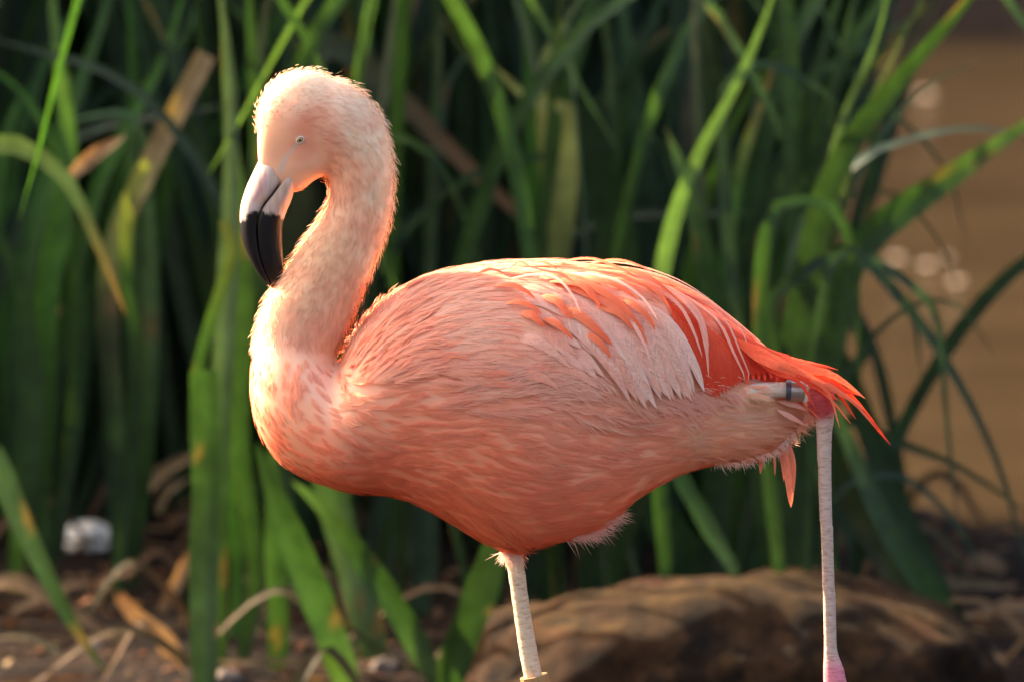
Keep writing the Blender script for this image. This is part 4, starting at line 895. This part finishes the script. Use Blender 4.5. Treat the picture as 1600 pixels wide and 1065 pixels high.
# soft curled tufts over the lower wing edge
tp = []
r = np.random.default_rng(77)
for (p_, Lp) in [([(770, 600), (830, 575), (880, 562), (912, 575)], 40), ([(800, 610), (860, 595), (915, 592), (952, 602)], 42), ([(830, 620), (880, 600), (930, 610), (965, 640)], 36),
                 ([(850, 600), (900, 585), (935, 605), (975, 632)], 30), ([(1040, 640), (1070, 625), (1105, 625), (1128, 650)], 34), ([(1080, 640), (1120, 620), (1160, 625), (1180, 650)], 30),
                 ([(1000, 620), (1050, 625), (1090, 640), (1110, 670)], 30)]:
    P, N = drape(p_, .0055, 14); N = np.array(N)
    for _ in range(2):
        m = 80; f = r.random(m) * 9; a_ = f.astype(int); g = (f - a_)[:, None]; T = np.gradient(P, axis=0); T /= np.linalg.norm(T, axis=1)[:, None]
        pb = P[a_] * (1 - g) + P[a_ + 1] * g; B = np.cross(N[a_], T[a_]); aa = r.normal(0, .28, m)[:, None]
        d = T[a_] + B * aa + N[a_] * .12; pb = pb + B * (r.normal(0, .0065, m))[:, None]
        dd = (T[np.minimum(a_ + 5, 13)] - T[a_]) * .5 - B * aa * .5
        cl = np.tile(np.array([.93, .47, .33]), (m, 1)) * (1 + r.normal(0, .06, (m, 1)) * np.array([.3, 1, 1]))
        tp.append(strips(pb, d, N[a_], r.uniform(.4, 1, m) * Lp * S, np.full(m, .0006), dd, r.uniform(-.4, .4, m), cl, np.clip(cl * np.array([1.03, 1.18, 1.2]), 0, .96), 4))
V, F, Cc, Nn = join(tp); link('flank_tufts', make_mesh('flank_tufts', V, F, mat_down, Cc, Nn), fl, kind='stuff')

# -- beak
Lb = [(410, 240), (397, 266), (384, 295), (376, 322), (375, 348), (379, 376), (390, 405), (407, 433), (427, 452)]
Mb = [(452, 262), (445, 276), (428, 300), (411, 322), (403, 346), (403, 376), (408, 405), (417, 430), (430, 453)]
Rb = [(462, 285), (459, 300), (455, 314), (448, 330), (442, 350), (441, 378), (442, 405), (443, 428), (441, 449)]
Hb = [26, 26, 25, 24, 22, 20, 17, 12, 5]
def mandible(name, A, B, H, hs, upper):
    n = 70; A = smooth_path(np.array(A, float), n); B = smooth_path(np.array(B, float), n); H = np.interp(np.linspace(0, 1, n), np.linspace(0, 1, len(H)), H); K = 36; V = []; PX = []
    for i in range(n):
        c_ = (A[i] + B[i]) / 2; h_ = (A[i] - B[i]) / 2
        for k in range(K):
            q_ = 2 * math.pi * k / K; ca, sa = math.cos(q_), math.sin(q_)
            # ca=+1 outer ridge, ca=-1 the cutting edge
            ex = np.sign(ca) * abs(ca) ** (.45 if ca < 0 else 1.0); wd = abs(sa) ** (.8 if ca > 0 else .2) * np.sign(sa) * (1 - .25 * max(ca, 0))
            p2 = c_ + h_ * ex * (.985 if ca < 0 else 1); P_ = pt(p2[0], p2[1], 0); V.append((P_.x, wd * H[i] * hs * S, P_.z)); PX.append((*p2, ca))
    F = [(i * K + k, i * K + (k + 1) % K, (i + 1) * K + (k + 1) % K, (i + 1) * K + k) for i in range(n - 1) for k in range(K)]
    F.append(tuple(range(K))[::-1]); F.append(tuple((n - 1) * K + k for k in range(K)))
    V = np.array(V); PX = np.array(PX); bx = np.interp(PX[:, 0], [374, 386, 396, 404, 411, 420, 430, 438, 445], [347, 338, 324, 332, 328, 332, 331, 336, 345]) + vnoise(V, 420, 5) * 4
    blk = np.clip((PX[:, 1] - bx) / 2.5 + .5, 0, 1)[:, None]
    base = np.array([.66, .47, .39]) * (1 + .1 * vnoise(V, 130, 8, 2))[:, None]
    warm = np.clip(vnoise(V * [1, 1, .5], 90, 18, 2) * 2.2, 0, 1)[:, None] * .55; base = base * (1 - warm) + np.array([.66, .36, .18]) * warm
    if upper:
        gr = np.exp(-((seg_d(PX[:, :2], (415, 272), (399, 312)) / 3.5) ** 2))[:, None] * .85; base = base * (1 - gr) + np.array([.58, .25, .24]) * gr
    edge_ = np.exp(-((PX[:, 2] + 1) / .35))[:, None] * (np.abs(V[:, 1:2]) > .4 * np.interp(PX[:, 1], [250, 452], [26, 5])[:, None] * S) * np.clip((PX[:, 1] - 268) / 25, 0, 1)[:, None]; base = base * (1 - .93 * edge_)
    dark = np.array([.009, .007, .007]) * (1 + .5 * vnoise(V * [1, 1, .2], 300, 4, 2))[:, None]
    cl = base * (1 - blk) + dark * blk
    me = make_mesh(name, V, F, mat_beak, cl); return link(name, me, fl)
mandible('upper_beak', Lb, Mb, Hb, .95, True); mandible('lower_beak', Rb, Mb, Hb, 1.0, False)

# -- eye
h, nn = hit(469, 219); nn = Vector(nn); nn = (nn * .5 + Vector((0, -1, 0)) * .5).normalized()
q_ = nn.to_track_quat('Z', 'Y').to_matrix().to_4x4(); tilt = Matrix.Rotation(math.radians(40), 4, 'Z')
def lathe(prof, K=28, sx=1.0):
    V = [(r_ * math.cos(a_) * sx, r_ * math.sin(a_), z_) for r_, z_ in prof for a_ in np.linspace(0, 2 * math.pi, K, endpoint=False)]
    F = [(i * K + k, i * K + (k + 1) % K, (i + 1) * K + (k + 1) % K, (i + 1) * K + k) for i in range(len(prof) - 1) for k in range(K)]; return V, F
def place(o): o.matrix_world = Matrix.Translation(Vector(h)) @ q_ @ tilt; return o
u = S
iris = simple('iris', (.60, .38, .11), .08); pup = simple('pupil', (.006, .004, .004), .05); lid = simple('eye_rim', (.74, .50, .38), .5); dk = simple('eye_edge', (.06, .03, .02), .3)
V, F = lathe([(0.05 * u, 2.6 * u), (1.6 * u, 2.5 * u), (3.2 * u, 2.1 * u), (4.6 * u, 1.4 * u), (5.6 * u, .4 * u), (6 * u, -1 * u)], sx=1.0)
eye = link('eye', make_mesh('eye', V, F, iris)); eye.parent = fl; eye.matrix_parent_inverse = fl.matrix_basis.inverted(); place(eye); eye.scale = (1.0, .72, .9)
V, F = lathe([(0.02 * u, 3.0 * u), (1.2 * u, 2.95 * u), (2.2 * u, 2.8 * u), (2.5 * u, 2.1 * u)]); o = link('pupil', make_mesh('pupil', V, F, pup)); o.parent = eye
V, F = lathe([(4.3 * u, 1.3 * u), (4.7 * u, 1.9 * u), (5.2 * u, 2.0 * u), (5.5 * u, 1.4 * u), (5.6 * u, -.5 * u)]); o = link('iris_edge', make_mesh('iris_edge', V, F, dk)); o.parent = eye
V, F = lathe([(5.0 * u, 1.6 * u), (5.5 * u, 2.6 * u), (6.4 * u, 2.9 * u), (7.0 * u, 2.2 * u), (7.5 * u, .6 * u), (7.8 * u, -1.4 * u)], sx=1.0); o = link('eyelid', make_mesh('eyelid', V, F, lid)); o.parent = eye

# -- leg bands
def band_ring(name, a, b, y, r_out, mat, r_in, label):
    A = np.array(pt(*a, y)[:]); B = np.array(pt(*b, y)[:]); d = Vector(B - A); L_ = d.length
    V, F = lathe([(r_in * u, 0), (r_out * u, 0), (r_out * u * 1.0, .0006), (r_out * u, L_ - .0006), ((r_out - .6) * u, L_), (r_in * u, L_), (r_in * u, 0)], K=36)
    o = link(name, make_mesh(name, V, F, mat, smooth=False)); o.parent = fl; o.matrix_parent_inverse = fl.matrix_basis.inverted()
    o.matrix_world = Matrix.Translation(Vector(A)) @ d.to_track_quat('Z', 'Y').to_matrix().to_4x4(); o['label'] = label; return o
ylw = simple('yellow_plastic', (.42, .22, .07), .5, noise=(300, (.34, .17, .05)))
met = simple('band_metal', (.42, .38, .33), .38, .7); drk = simple('band_dark', (.06, .06, .075), .4)
band_ring('leg_band', (834, 1055), (846, 1112), .012, 22, ylw, 17.5, 'ochre yellow plastic band on the standing leg')
bd = band_ring('leg_band', (1236, 609), (1257, 610), YL, 17, met, 14.5, 'dull metal ring above the raised hock')
bd2 = band_ring('leg_band', (1228, 609), (1237, 609), YL, 16, drk, 14, 'thin dark ring beside the metal one')
